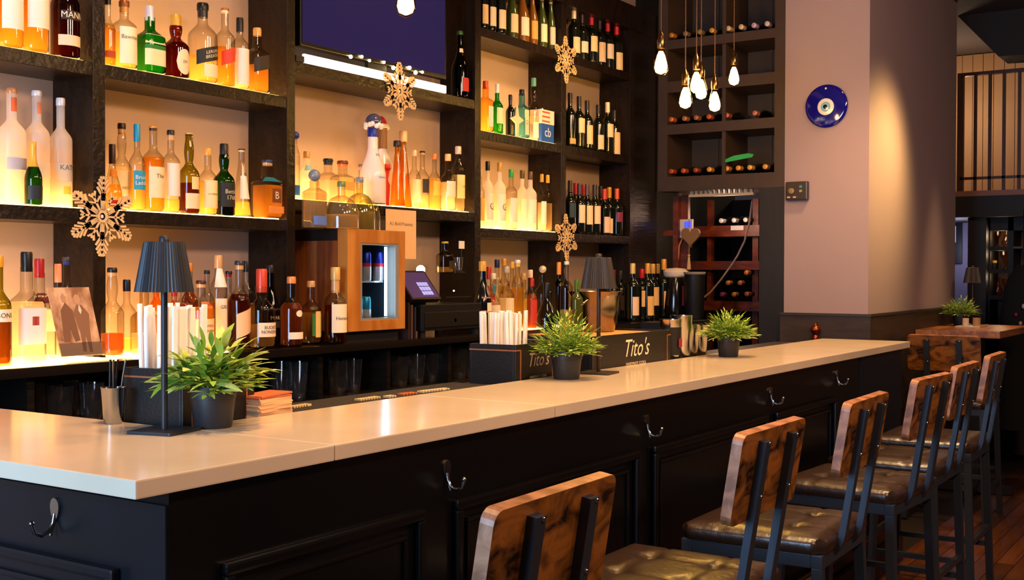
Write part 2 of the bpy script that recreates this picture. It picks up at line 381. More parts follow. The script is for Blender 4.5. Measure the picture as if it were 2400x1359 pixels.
# ------------------------------------------------------------------ bar stools
def cushion(w, d, z0, z1):
    n = 30; g = G(); v = []; hw, hd = w/2, d/2
    def top(x, y):
        e = max(abs(x)/hw, abs(y)/hd); z = z1-.016*max(0, (e-.72)/.28)**2.2
        for tx in (-.085, .085):
            for ty in (-.085, .085):
                q = (x-tx)**2+(y-ty)**2; z -= .012*math.exp(-q/.0006)
            z -= .0032*math.exp(-(x-tx)**2/.00004)
        for ty in (-.085, .085): z -= .0032*math.exp(-(y-ty)**2/.00004)
        return z
    idx = {}
    for i in range(n+1):
        for j in range(n+1):
            a, b = -1+2*i/n, -1+2*j/n
            x, y = hw*a, hd*b
            k = max(0, abs(a)-.86)/.14*max(0, abs(b)-.86)/.14
            x -= math.copysign(.018*k, a); y -= math.copysign(.018*k, b)
            idx[i, j] = len(v); v.append((x, y, top(x, y)))
    f = [(idx[i, j], idx[i+1, j], idx[i+1, j+1], idx[i, j+1]) for i in range(n) for j in range(n)]
    ring = [(i, 0) for i in range(n)]+[(n, j) for j in range(n)]+[(i, n) for i in range(n, 0, -1)]+[(0, j) for j in range(n, 0, -1)]
    m = len(ring); last = [idx[r] for r in ring]
    for z, s in ((z1-.024, 1.012), (z0+.012, 1.012), (z0, .985)):
        cur = []
        for r in ring:
            p = v[idx[r]]; cur.append(len(v)); v.append((p[0]*s, p[1]*s, z))
        f += [(last[i], last[(i+1) % m], cur[(i+1) % m], cur[i]) for i in range(m)]; last = cur
    f.append(tuple(last)); g.add(v, f); return g
def make_stool(label):
    t = thing('bar_stool', label, 'stool', (0, 0, 0), 'rustic bar stools')
    W, D, ZS = .44, .42, .70
    c = cushion(W, D, .648, ZS).build('seat', LEATHER, t, smooth=True, world=False)
    g = G()
    for x in (-.085, .085):
        for y in (-.085, .085): g.sphere((x, y, ZS-.0135), .006, 8, 5, .5)
    g.build('tuft_buttons', LEATHER, c, smooth=True, world=False)
    fw, fd = W/2-.022, D/2-.022
    G().box(-fw-.016, fw+.016, -fd-.016, -fd+.016, .612, .648).box(-fw-.016, fw+.016, fd-.016, fd+.016, .612, .648).box(-fw-.016, -fw+.016, -fd+.016, fd-.016, .612, .648).box(fw-.016, fw+.016, -fd+.016, fd-.016, .612, .648).build('seat_frame', IRON, t, world=False, bevel=.002)
    for sx in (-1, 1):
        for sy in (-1, 1):
            G().bar((sx*fw, sy*fd, .612), (sx*(fw+.022), sy*(fd+.022), 0), .03, .03, (0, 1, 0)).build('leg', IRON, t, world=False, bevel=.002)
    k = .015
    for s in (-1, 1):
        G().bar((-fw-k, s*(fd+.013), .27), (fw+k, s*(fd+.013), .27), .022, .022).build('stretcher', IRON, t, world=False)
        G().bar((s*(fw+.013), -fd-k, .19), (s*(fw+.013), fd+k, .19), .022, .022).build('stretcher', IRON, t, world=False)
    zt, zb, yt, yb = 1.06, .86, -.262, -.230
    for x in (-.088, .088):
        pts = [(x, -.02, .604), (x, -.125, .604)]
        for i in range(1, 7):
            a = math.radians(81)*i/6; pts.append((x, -.125-.1*math.sin(a), .604+.1*(1-math.cos(a))))
        pts += [(x, -.2515, .86), (x, -.2797, zt-.024)]
        s = G().ribbon(pts, .03, .018).build('back_support', IRON, t, world=False)
        b = G()
        for q in (.25, .85):
            b.sphere((x+.006, (yb+(yt-yb)*q)-.030, zb+(zt-zb)*q), .0048, 8, 5)
        b.build('bolts', STEEL, s, smooth=True, world=False)
    ln = math.atan2(yb-yt, zt-zb); wv = Vector((0, -math.sin(ln), math.cos(ln)))
    b = G().prism(rrect(.395, .204, .022), -.0125, .0125, (0, (yt+yb)/2, (zt+zb)/2), (1, 0, 0), wv).build('backrest', RUSTIC, t, world=False, bevel=.0015)
    b.data.materials.append(EDGEWOOD)
    nrm = Vector((1, 0, 0)).cross(wv)
    for p in b.data.polygons:
        if abs(p.normal.dot(nrm)) < .6: p.material_index = 1
    return t
stool = make_stool('')
ST = [(1.585, 1.222, .03, 'bar stool nearest the viewer, cut off by the bottom edge, big rustic backrest'),
      (2.546, 1.222, .0, 'second bar stool from the near end, gold light across its tufted seat'),
      (3.275, 1.222, .02, 'third bar stool from the near end, beside the dark third panel'),
      (4.10, 1.235, -.06, 'fourth bar stool from the near end, turned slightly from the bar'),
      (4.71, 1.262, .0, 'fifth bar stool from the near end, half hidden behind the fourth'),
      (5.37, 1.282, .02, 'sixth bar stool, farthest along the bar beside the service flap'),
      (7.09, 1.575, -math.pi/2, 'rustic stool tucked under the small wooden table by the column')]
for i, (x, y, rz, lb) in enumerate(ST):
    o = stool if i == 0 else copy_tree(stool)
    o.location = (x, y, 0); o.rotation_euler = (0, 0, rz); o['label'] = lb

# ------------------------------------------------------------------ bottles
GL = dict(clear=glass('clear_glass', 'f6f4ee', 'b9b3a6'), pale=glass('pale_glass', 'f3ead2', 'a89874'), green=glass('green_glass', '48bc50', '12581c'),
          dgreen=glass('dark_green_glass', '4e9234', '123612'), olive=glass('olive_glass', 'cac65c', '5c5a18'), brown=glass('brown_glass', 'b4683c', '3c1408'),
          amber=glass('amber_glass', 'f6ca74', '8a5010'), blue=glass('blue_glass', '9ed6e6', '3a94b8'), frost=glass('frosted_glass', 'fbf3ea', 'd9cfc4', .25, .78, .5),
          white=mat('white_ceramic', 'efe4da', .2, spec=.5), black=mat('black_bottle', '0a0a0c', .12, spec=.6), wine=mat('dark_wine_glass', '0e1209', .1, spec=.6),
          ltgreen=mat('green_wine_glass', '3b4416', .12, spec=.6), rose=mat('amber_wine_glass', '7a4a12', .14, spec=.6), cobalt=mat('cobalt_ball', '1a2f8a', .12),
          dark=glass('smoked_glass', '5a4436', '221812'), crystal=glass('crystal_glass', 'fff3d0', 'b89c58', .04, .12, 1.6), ocrystal=glass('olive_crystal', 'e8e2a0', '7a7430', .04, .14, 1.6), gold=glass('golden_glass', 'ffe09a', 'd89a30'))
LQ = dict(am=('f7c672', .45), go=('fde3a4', .45), pa=('fdf0d0', .4), rd=('eaa06a', .4), dk=('b86a48', .35), cl=('fffaf2', .3), br=('d89a60', .45), wh=('fff4e2', .7))
def capm(c): return mat('cap_'+c, c, .35, metal=.15, spec=.5)
KINDS = {  # shoulder start, neck start, neck radius, cross-section, neck bulge
    'std': (.52, .70, .36, 0, 0), 'tall': (.60, .74, .36, 0, 0), 'wine': (.58, .75, .38, 0, 0), 'burg': (.36, .78, .37, 0, 0),
    'champ': (.40, .76, .33, 0, 0), 'jug': (.56, .76, .34, 0, 0), 'flask': (.50, .66, .34, 5, 0), 'square': (.58, .70, .38, 6, 0),
    'cone': (.02, .82, .30, 0, 0), 'dome': (.22, .70, .22, 0, 0), 'bulge': (.46, .64, .36, 0, .12), 'slim': (.62, .80, .42, 0, 0), 'pear': (.18, .72, .3, 0, 0)}
def rprof(kind, z, R_):
    s0, s1, rn, sq, bl = KINDS[kind]
    if z <= s0: return R_
    if z >= s1:
        q = (z-s1)/max(1e-6, .9-s1); return R_*(rn+bl*math.sin(min(1, q)*math.pi))
    q = (z-s0)/(s1-s0)
    if kind == 'cone': return R_*(1+(rn-1)*q)
    if kind == 'dome': return R_*(rn+(1-rn)*math.sqrt(max(0, 1-q*q)))
    if kind in ('champ', 'burg', 'pear'): return R_*(rn+(1-rn)*(.5+.5*math.cos(math.pi*q**1.0)))
    return R_*(rn+(1-rn)*(.5+.5*math.cos(math.pi*q**1.25)))
CTX = dict(z=0, where='', group='', yf=3.245)
COUNT = {}
def shelfrow(z, where, group, yf=3.245): CTX.update(z=z, where=where, group=group, yf=yf)
def B(px, ytop, w, kind, gl, liq, fill, cap, labels, desc, dy=0, name='liquor_bottle', cat='bottle', capr=None, zbase=None, face=-math.pi/2, full=None):
    """a bottle standing on the current shelf, sized from where its cap and sides sit"""
    Y = CTX['yf']+dy; z0 = CTX['z'] if zbase is None else zbase
    p = at(px, ytop, Y=Y); t = depth(p); H = p.z-z0; R_ = w*t/FPX/2
    H = max(H, .05)
    s0, s1, rn, sq, bl = KINDS[kind]
    lab = full or (desc+' '+CTX['where'])
    T = thing(name, lab, cat, (p.x, Y, z0), CTX['group'])
    ccol, cf = cap[0], cap[1]
    zt = 1-cf*.75
    zs = [0, .012]+[i/10*s0 for i in (1, 10)]+[s0+(s1-s0)*i/8 for i in range(1, 9)]+[s1+(zt-s1)*i/5 for i in range(1, 6)]
    zs = sorted(set(round(z, 4) for z in zs if z <= zt))
    prof = [(R_*.9, 0)]+[(rprof(kind, z, R_), z*H) for z in zs if z > 0]
    G().lathe(prof, 24, sq=sq).build('glass', GL[gl], T, smooth=True, world=False)
    if liq:
        c, b = LQ[liq]; ft = min(fill, zt-.02)
        q = [z for z in zs if .012 < z < ft]+[ft]
        lp = [(R_*.84, .02*H)]+[(rprof(kind, z, R_)*.93, z*H) for z in q]
        G().lathe(lp, 20, sq=sq).build('liquid', liquid('liquid_'+liq, c, b), T, smooth=True, world=False)
    # cap
    cr = (capr or max(rn+bl*0, rn)*1.12)*R_; z1, z2 = (1-cf)*H, H
    pr = [(cr*.98, z1), (cr, z1+.004), (cr, z2-.006), (cr*.9, z2)]
    if len(cap) > 2 and cap[2] == 'ball':
        rr = cr; g = G().sphere((0, 0, z2-rr), rr, 16, 10); g.build('cap', capm(ccol), T, smooth=True, world=False)
    elif len(cap) > 2 and cap[2] == 'foil':
        g = G().lathe([(rprof(kind, z, R_)*1.05, z*H) for z in [1-cf+cf*i/6 for i in range(6)]]+[(rn*R_*1.08, H*.985), (rn*R_*.95, H)], 20)
        g.build('cap', capm(ccol), T, smooth=True, world=False)
    elif len(cap) > 2:       # two-tone: stopper head over a neck band
        zm = z1+(z2-z1)*.5
        G().lathe([(cr*.92, z1), (cr*.92, zm)], 18).build('neck_band', capm(cap[2]), T, smooth=True, world=False)
        G().lathe([(cr*1.04, zm), (cr*1.06, zm+.003), (cr*1.06, z2-.005), (cr*.94, z2)], 18).build('cap', capm(ccol), T, smooth=True, world=False)
    else:
        G().lathe(pr, 18).build('cap', capm(ccol), T, smooth=True, world=False)
    for L in labels:
        a0, a1, col = L[0], L[1], L[2]; a1 = min(a1, s0-.005) if a0 < s0-.1 and kind not in ('cone', 'pear', 'dome', 'burg', 'champ') else a1; half = math.radians(L[3] if len(L) > 3 and L[3] else 68)
        slant = L[6] if len(L) > 6 else 0; oval = L[7] if len(L) > 7 else 0
        n = 12; v = []; f = []; rows = 6 if oval else 2
        for i in range(n+1):
            a = face-half+2*half*i/n; k = xsec(a, sq)
            q = (i/n*2-1)
            for j in range(rows):
                s = j/(rows-1); zz = a0+(a1-a0)*s
                if oval: m_ = (a0+a1)/2; zz = m_+(a1-a0)/2*(2*s-1)*math.sqrt(max(0, 1-q*q))
                zz += slant*q
                r = rprof(kind, zz, R_)*1.02*k; v.append((r*math.cos(a), r*math.sin(a), zz*H))
        f = [(i*rows+j, (i+1)*rows+j, (i+1)*rows+j+1, i*rows+j+1) for i in range(n) for j in range(rows-1)]
        lo = G().add(v, f).build('label', mat('label_'+col, col, .6), T, smooth=True, world=False)
        if len(L) > 4 and L[4]:
            tv, tf = text2d(L[4], L[5][1] if isinstance(L[5], tuple) else .018)
            tc = L[5][0] if isinstance(L[5], tuple) else L[5]
            zc = (a0+a1)/2*H if not (isinstance(L[5], tuple) and len(L[5]) > 2) else (a0+(a1-a0)*L[5][2])*H
            g = G(); rr = rprof(kind, zc/H, R_)*1.045
            vv = []
            for x, y, _ in tv:
                a = face+x/rr; k = xsec(a, sq); vv.append((rr*k*math.cos(a), rr*k*math.sin(a), zc+y+slant*H*(x/rr/half)))
            g.add(vv, tf).build('print', mat('ink_'+tc, tc, .6), lo, world=False)
    return T
BK = '15120f'; CW = 'f3e6d2'; CK = 'd8a468'
SPIR = 'spirit bottles on the back bar'
# far-left bay, top shelf
shelfrow(2.0845, 'on far-left top shelf', SPIR)
B(22, -150, 60, 'tall', 'clear', 'am', .66, ('b08040', .1), [(.16, .60, 'f4e8dc', 66, 'REITN', ('3a3030', .022, .82))], 'amber whisky bottle with white red-flowered label, outermost')
B(81, -150, 62, 'tall', 'clear', 'am', .60, ('b08040', .1), [(.20, .62, 'f4e6d6', 64, 'TIEZTU', ('2a2626', .022, .7))], 'amber whisky bottle with tall white label, middle of three')
B(152, -78, 66, 'jug', 'brown', 'dk', .5, (BK, .1), [(.12, .235, 'e9d2b0', 62), (.40, .5, '2a120c', 50, 'MANN', ('f3e6d2', .028))], 'dark brown round-shouldered rum bottle with white arched lettering')
# far-left bay, middle shelf
shelfrow(1.6115, 'on far-left middle shelf', SPIR)
B(27, 207, 64, 'tall', 'frost', 'wh', .4, ('c98a58', .045), [(.30, .40, 'a8a4b4', 52), (.80, .92, 'e86a3a', 40)], 'frosted vodka bottle with copper cap', .06)
B(86, 213, 58, 'tall', 'frost', 'wh', .4, ('f0e8e2', .045), [(.80, .90, 'e8865a', 30), (.25, .38, 'e6d6c8', 60)], 'frosted vodka bottle with white cap and orange neck seal', .06)
B(142, 230, 52, 'tall', 'frost', 'wh', .55, ('f2ece8', .07), [(.24, .40, 'cbbcae', 62, 'KATI', ('6a625c', .024, .75)), (.12, .19, 'f0b43c', 22)], 'shorter frosted vodka bottle with orange fruit emblem', .055)
B(78, 332, 40, 'champ', 'dgreen', 'go', .3, ('e0ac38', .4, 'foil'), [(.08, .30, '14202a', 70)], 'small green sparkling wine bottle with gold foil', -.005, 'champagne_bottle')
# far-left bay, back counter
shelfrow(BBZ+.0035, 'on far-left back counter', SPIR, 3.16)
B(-4, 600, 58, 'std', 'olive', 'br', .45, ('f0a82c', .1), [(.40, .66, 'f2e2c6', 66, 'SONS', ('5a4632', .02))], 'dark whiskey bottle with cream label, cut by the frame', -.06)
B(62, 590, 70, 'flask', 'clear', 'cl', .55, (BK, .18), [(.17, .60, 'efe2e0', 60), (.34, .42, 'a83a34', 14)], 'large clear gin bottle with tall black cap', -.03)
B(92, 606, 60, 'flask', 'clear', 'cl', .5, ('a01c22', .19), [(.28, .56, 'efe0dc', 56), (.56, .66, '5a1a18', 60, 'BEREN', ('f3e6d2', .02))], 'clear gin bottle with red cap and dark red band', .05)
B(136, 618, 40, 'tall', 'clear', 'cl', .5, ('e8a090', .2), [], 'clear bottle with pink foil neck behind the sepia print', .08)
B(156, 602, 44, 'tall', 'clear', 'cl', .5, ('4a403c', .08, '233f9a'), [], 'clear bottle with blue neck band behind the sepia print', .1)
B(263, 627, 54, 'bulge', 'clear', 'rd', .26, (BK, .11, CK), [], 'long-necked clear bottle with little red-amber liquor', -.02, full='long-necked clear bottle with a little red-amber liquor beside the sepia print')
B(297, 655, 44, 'std', 'clear', 'go', .2, ('14141e', .16), [], 'squat clear bottle with navy cap behind long-necked one', .08, full='squat clear bottle with navy cap behind the long-necked one, left of lampshade')
B(338, 668, 52, 'flask', 'pale', 'cl', .3, ('e0b090', .08), [], 'x', .0, full='broad clear bottle just under the left rim of the pleated lampshade')
B(366, 640, 36, 'std', 'gold', 'am', .8, ('e08a2a', .1), [(.2, .7, 'e08a2a', 70)], 'x', .06, full='orange-labelled bottle under the pleated lampshade behind white straws')
B(408, 652, 36, 'std', 'clear', 'rd', .7, ('a01c1c', .25), [(.2, .5, 'c03020', 60)], 'x', .03, full='bottle with red wax neck right of the near lamp pole')
B(430, 640, 40, 'std', 'clear', 'br', .6, ('d8a030', .2), [], 'x', .09, full='gold-capped bottle behind the red wax bottle under the lampshade')
# second bay, top shelf
shelfrow(2.0845, 'on top shelf beside television', SPIR)
B(253, -5, 34, 'std', 'clear', 'am', .62, (BK, .1), [(.12, .22, 'b0481c', 70), (.55, .62, 'b8862c', 70)], 'half-hidden amber bottle with brown band next to the post', .01)
B(291, 2, 57, 'tall', 'clear', 'go', .52, ('8a4a1c', .18, 'c98a3a'), [(.06, .66, 'f6e8c4', 58, 'Bawment', ('7a6a4a', .02, .72))], 'clear bottle of yellow whisky with copper neck', .0)
B(351, 15, 58, 'flask', 'green', 'cl', .4, ('cfcad0', .22), [(.10, .34, 'f3e3b4', 58), (.34, .40, '1d7a2c', 58), (.42, .56, 'f0d9a8', 56)], 'bright green gin bottle with silver cap')
B(412, 35, 62, 'bulge', 'brown', 'dk', .55, ('d9a23a', .24), [(.04, .44, 'f0dcb4', 38, 'ZM', ('7a6038', .014), 0, 1)], 'squat brown liqueur bottle with gold neck and oval label')
B(475, 8, 68, 'jug', 'clear', 'go', .34, (BK, .18, '2a241c'), [(.26, .44, '1f1b14', 66, 'LERUVE\nBREATA', ('f0dcb4', .016), .06), (.06, .22, 'f6e2b4', 36)], 'big clear whisky jug with slanted black label')
B(527, 20, 47, 'tall', 'clear', 'am', .50, ('b86a30', .06, 'f3dcb0'), [(.30, .48, 'd8402a', 62, '', '', .05)], 'whisky bottle with slanted red label and white neck')
B(562, 42, 42, 'tall', 'clear', 'pa', .5, (BK, .2), [(.06, .56, 'f3e4d6', 66)], 'pale bottle with black cap and small stag emblem')
B(603, 66, 46, 'square', 'clear', 'am', .42, ('e3a85a', .12), [(.34, .56, '2a1c10', 60, '', '', .05)], 'short amber whisky bottle with cork and slanted black label')
# second bay, middle shelf
shelfrow(1.6115, 'on second-bay middle shelf', SPIR)
B(263, 338, 46, 'pear', 'clear', 'am', .38, ('3a2418', .3), [(.5, .62, 'e88a1c', 70), (.04, .14, 'c8301c', 60)], 'round amber bottle with dark dimpled top partly behind the snowflake')
B(285, 289, 45, 'bulge', 'clear', 'pa', .5, ('2a1a14', .13, CK), [(.06, .48, 'f6e4b8', 62, 'ARDTEE', ('8a7650', .012))], 'pale whisky bottle with dark stopper and cream label', .05)
B(321, 291, 38, 'std', 'clear', 'go', .46, ('1f8fb4', .2), [(.24, .46, '2a9ab8', 60, 'Bruich\nLaddie', ('f3f0e4', .019))], 'whisky bottle with turquoise cap and turquoise label')
B(359, 296, 50, 'tall', 'clear', 'am', .64, ('e08a30', .05, '3a2418'), [(.16, .52, 'f6dfae', 62, 'The', ('6a4a2a', .02, .7))], 'amber single malt with orange cap and broad cream label')
B(400, 305, 42, 'tall', 'clear', 'go', .16, ('241a14', .12, CK), [(.2, .6, 'f5e4d4', 62)], 'clear bottle with white neck strip and dark stopper')
B(443, 312, 48, 'bulge', 'olive', 'dk', .38, ('f0a82c', .03, '2a1a16'), [(.06, .25, 'f6d8a8', 60), (.30, .52, 'f8d690', 26)], 'olive glass whisky bottle with two cream labels')
B(487, 348, 44, 'std', 'clear', 'go', .5, ('e8a848', .1), [(.1, .52, 'f8e0a4', 64, 'LA MAISON', ('9a7a48', .01))], 'clear short bottle with gold cork and gold-cream label')
B(525, 337, 50, 'bulge', 'dgreen', 'dk', .2, ('17120e', .2), [(.12, .46, '191712', 66, 'Bettle\n1768', ('d8cfae', .022))], 'dark green whisky bottle with black label')
B(566, 349, 46, 'cone', 'clear', 'go', .22, ('3a241a', .04, 'f0d6a8'), [(.26, .6, 'fbeed6', 56)], 'clear tapering bottle with white label next to the decanter')
B(627, 375, 60, 'square', 'clear', 'am', .56, ('23385a', .1, CK), [(.62, .70, '17788a', 70), (.26, .5, '7a3a14', 26, 'B', ('f3e0b4', .04)), (.08, .2, 'e88a3a', 40)], 'square amber decanter with blue stopper and etched crest', capr=.42)
# second bay, back counter
shelfrow(BBZ+.0035, 'on counter left of fridge', SPIR, 3.14)
B(444, 616, 40, 'std', 'clear', 'br', .7, ('c88030', .1), [], 'x', .14, full='brown liquor bottle showing right of the pleated lampshade')
B(471, 657, 60, 'jug', 'clear', 'am', .62, ('4a2218', .1, 'd8a468'), [(.08, .46, 'f3d090', 64, 'Antica\nCarmel', ('b0481c', .017, .66)), (.62, .7, 'd86a3a', 40)], 'round-shouldered amber rum bottle with cream label', -.03)
B(485, 633, 34, 'tall', 'clear', 'cl', .4, (BK, .05), [], 'plain clear bottle with flat black cap', .13)
B(512, 598, 40, 'slim', 'clear', 'am', .5, (CK, .14), [(.08, .54, 'f3e2cc', 62, 'GR2', ('4a4a48', .018, .8)), (.66, .86, 'fbe9da', 70)], 'tall bottle with round cork, white neck and picture label', .0)
B(536, 635, 38, 'std', 'clear', 'rd', .6, ('101018', .08, '8a1c1c'), [], 'bottle with red neck wrap and navy cap', .1)
B(561, 611, 52, 'std', 'clear', 'dk', .62, ('3a322c', .1, CK), [(.16, .44, 'f0bd88', 58, '', '', .05)], 'dark red liquor bottle with slanted peach label', -.02)
B(578, 612, 40, 'tall', 'clear', 'go', .5, (BK, .13), [], 'pale gold bottle with tall black cap by the post', .1)
B(613, 630, 64, 'bulge', 'clear', 'go', .3, ('d8482c', .3), [(.14, .32, 'f6d8b4', 58, 'BUCKET\nNONSENSE', ('3a2a22', .016))], 'bottle with long red wax neck and small lettered label', -.06)
B(634, 621, 44, 'burg', 'dark', 'br', .5, ('221c1a', .1), [(.2, .45, '241c18', 66, 'MINUS', ('c8b89a', .02))], 'smoky dark bottle with black label against the post', .1)
B(683, 648, 53, 'std', 'clear', 'rd', .62, ('e89048', .1), [(.42, .62, 'f3dcc0', 22, '', '', 0, 1), (.1, .2, 'f0dcc0', 60)], 'amber-red rum bottle with orange cork and round sticker', -.075)
B(729, 658, 48, 'std', 'pale', 'go', .5, (CK, .1), [(.12, .48, '2f7a34', 40), (.1, .62, 'e8c070', 20)], 'pale bottle with green label against the fridge side', -.03)
B(786, 626, 53, 'std', 'clear', 'dk', .5, ('e0b060', .34, CK), [(.14, .56, 'f3dcb4', 66, 'Hensnoy', ('5a4a40', .02))], 'cognac bottle with gold neck in front of the fridge', -.09)
# shelf above the fridge
shelfrow(1.6945, 'on shelf above fridge', 'bottles above the fridge')
B(692, 308, 22, 'slim', 'clear', 'cl', .5, ('26339c', .16, 'ball'), [(.05, .2, '3a7ad0', 70)], 'thin bottle with round blue stopper, half behind the post', .0, capr=.9)
B(719, 355, 42, 'std', 'frost', 'cl', .5, (CK, .14), [(.60, .72, 'a8d4d8', 66)], 'frosted tequila bottle with cork and pale blue neck', .04)
B(769, 372, 42, 'square', 'clear', 'cl', .5, ('17171c', .14, '24242c'), [], 'clear square bottle with broad black stopper', .05, capr=.55)
B(803, 377, 46, 'square', 'clear', 'pa', .6, ('7a3a1c', .16, 'e8843a'), [(.3, .5, 'e89a4a', 60)], 'clear bottle with broad brown stopper and orange label', .05, capr=.55)
B(846, 385, 50, 'dome', 'clear', 'pa', .5, ('8a6a4a', .14, 'f0b48a'), [(.28, .42, 'e0a04a', 44)], 'round clear bottle with small ornamental stopper', .03)
B(874, 300, 62, 'burg', 'white', None, 0, ('1d2f8e', .12), [(.34, .66, '9aa4c8', 24)], 'tall white ceramic bottle with blue collar under a snowy ball', -.02, name='ceramic_bottle')
B(897, 296, 58, 'champ', 'white', None, 0, ('8a5a1c', .28, 'foil'), [(.22, .44, 'f3e0cc', 40)], 'white bottle with brown foil neck wearing a Santa hat', .075, name='ceramic_bottle')
B(931, 330, 37, 'cone', 'amber', 'go', .7, ('221a16', .09), [], 'slender amber cone bottle with black cap', -.03, capr=.5)
B(945, 307, 42, 'cone', 'amber', 'go', .7, ('f0c890', .14), [], 'taller amber cone bottle with pale stopper behind the other cone', .05, capr=.46)
B(971, 352, 30, 'std', 'clear', 'wh', .5, ('f0d8b0', .1), [(.1, .5, 'f8e6c4', 66)], 'small clear bottle with cream label beside the amber cones', .05)
B(990, 354, 32, 'std', 'clear', 'pa', .25, ('1c1814', .06, CK), [(.28, .56, '2a2622', 50)], 'small clear bottle with square black label', .04)
B(1018, 360, 30, 'std', 'clear', 'go', .56, ('d88a4a', .1), [(.26, .54, 'f0b84a', 60)], 'small golden bottle with orange cork', .05)
B(1050, 361, 36, 'std', 'clear', 'wh', .5, ('f0c080', .12), [(.24, .56, 'f6e0c0', 62)], 'clear round bottle with light cork', .0)
B(1074, 343, 32, 'slim', 'clear', 'pa', .56, ('d8c8b0', .12), [(.2, .56, 'e9e29a', 62, '1H', ('5a7a2a', .02))], 'tall pale green labelled bottle next to the right post', .02)
FTOP = 1.576
shelfrow(FTOP, 'on top of small fridge', 'bottles on the fridge', 3.12)
B(737, 397, 46, 'square', 'crystal', 'cl', .6, ('8a8f9a', .26, 'ball'), [(.05, .2, '5a78c0', 50)], 'square clear tequila bottle with silver ball stopper', .0, capr=.62)
B(800, 425, 84, 'dome', 'crystal', 'pa', .30, ('7a8a4a', .12), [], 'bell-shaped clear decanter with pale tequila', -.02)
B(843, 415, 74, 'dome', 'ocrystal', 'pa', .36, ('8a8a9a', .1), [], 'bell-shaped olive-tinted decanter', .04)
B(862, 430, 60, 'dome', 'crystal', None, 0, ('d8c8b0', .1), [], 'clear bell-shaped decanter behind the olive one', .1)
# right bays
shelfrow(2.58, 'on topmost shelf near television', 'wine bottles on the right shelves')
for px, w, gl, cap, lb, d in ((1133, 20, 'wine', 'd8b080', 'f3cf98', 'dark wine bottle half hidden by the post'), (1151, 21, 'wine', BK, 'f3d6a8', 'dark wine bottle with narrow cream label'),
        (1172, 24, 'wine', 'd8b080', 'f3d0a0', 'dark wine bottle with cream neck tag'), (1200, 25, 'ltgreen', BK, 'f0ca94', 'olive wine bottle with square cream label'),
        (1224, 28, 'rose', 'd8b080', 'f6d8b4', 'broad amber wine bottle with white label'), (1248, 22, 'rose', 'c8a070', 'ef9f4a', 'amber wine bottle with orange label'),
        (1270, 22, 'ltgreen', 'b89a78', 'f3d8b0', 'slim olive wine bottle with white label'), (1291, 19, 'ltgreen', 'eab868', 'd8c0a8', 'olive wine bottle with yellow capsule')):
    p = at(px, 60, Y=3.24); tp = p.z-2.58
    B(px, 679.5-FPX*((2.58+.31-CAMZ)/depth(at(px, 0, Y=3.24))+.01445)-((px-1200)*ROL), w*1.2, 'burg' if gl != 'wine' else 'wine', gl, None, 0, (cap, .2, 'foil'), [(.1, .40, lb, 62)], d, .0, 'wine_bottle')
shelfrow(2.58, 'on the topmost wine shelf', 'wine bottles on the right shelves')
for px, yt, cap, l0, l1, lb, d in ((1345, 22, 'f3dcb8', .10, .42, 'e8c898', 'wine bottle with white capsule beside the snowflake'), (1364, 33, '2a1818', .16, .4, 'f0d8b8', 'wine bottle with dark capsule and white label'),
        (1386, 37, 'c01c22', .24, .56, 'f3d498', 'wine bottle with red capsule and tall yellow label'), (1405, 47, '221614', .08, .5, 'e0bf98', 'wine bottle with black capsule and picture label'),
        (1424, 53, 'b81a20', .2, .52, 'f3dcbc', 'wine bottle with red capsule and white label'), (1445, 61, 'c8181e', .02, .40, 'f3d8a0', 'outermost wine bottle with red capsule and low label')):
    B(px, yt, 30, 'wine', 'wine', None, 0, (cap, .2, 'foil'), [(l0, l1, lb, 62)], d, .0, 'wine_bottle')
shelfrow(2.0915, 'on second shelf near television', 'gin bottles on the right shelf')
B(1138, 190, 32, 'square', 'gold', 'pa', .6, ('d8502a', .16), [(.1, .5, 'cfe0d0', 30)], 'golden liqueur bottle with orange cap')
B(1165, 197, 29, 'std', 'green', 'cl', .5, ('f0e0d0', .18), [(.2, .6, 'e8dcae', 56)], 'bright green gin bottle with white cap')
B(1196, 222, 22, 'wine', 'black', None, 0, ('1c1414', .15), [], 'slim black bottle behind the small paper star', .02)
B(1223, 210, 30, 'square', 'blue', 'cl', .6, ('101418', .12), [(.06, .62, 'e8d8b4', 28, 'Q', ('6a7a7a', .03))], 'pale blue square gin bottle with black cap', -.01)
B(1251, 183, 30, 'bulge', 'clear', 'wh', .4, ('5a9a78', .13), [(.06, .3, 'f8eacc', 60)], 'clear bottle with green neck foil', .03)
shelfrow(2.09, 'on the middle wine shelf', 'wine bottles on the right shelves')
for px, yt, l0, l1, lb, d in ((1336, 218, .06, .16, 'd8a860', 'wine bottle with thin gold stripe at the shelf post'), (1357, 226, .3, .66, 'f0cf9a', 'wine bottle with tall pale label, second from the post'),
        (1376, 236, .12, .5, 'f0c890', 'wine bottle with cream label, third from the post'), (1402, 246, .06, .36, 'f0caa0', 'wine bottle with low square label'),
        (1424, 240, .32, .72, 'f3d4a4', 'wine bottle with white capsule and high cream label'), (1440, 258, .02, .5, 'eec694', 'outermost wine bottle with slanted cream label')):
    B(px, yt, 28, 'wine', 'wine', None, 0, ('f3d8a8' if px == 1424 else '241a18', .2, 'foil'), [(l0, l1, lb, 60)], d, .0, 'wine_bottle')
shelfrow(1.6245, 'on third shelf near television', 'vodka bottles on the right shelf')
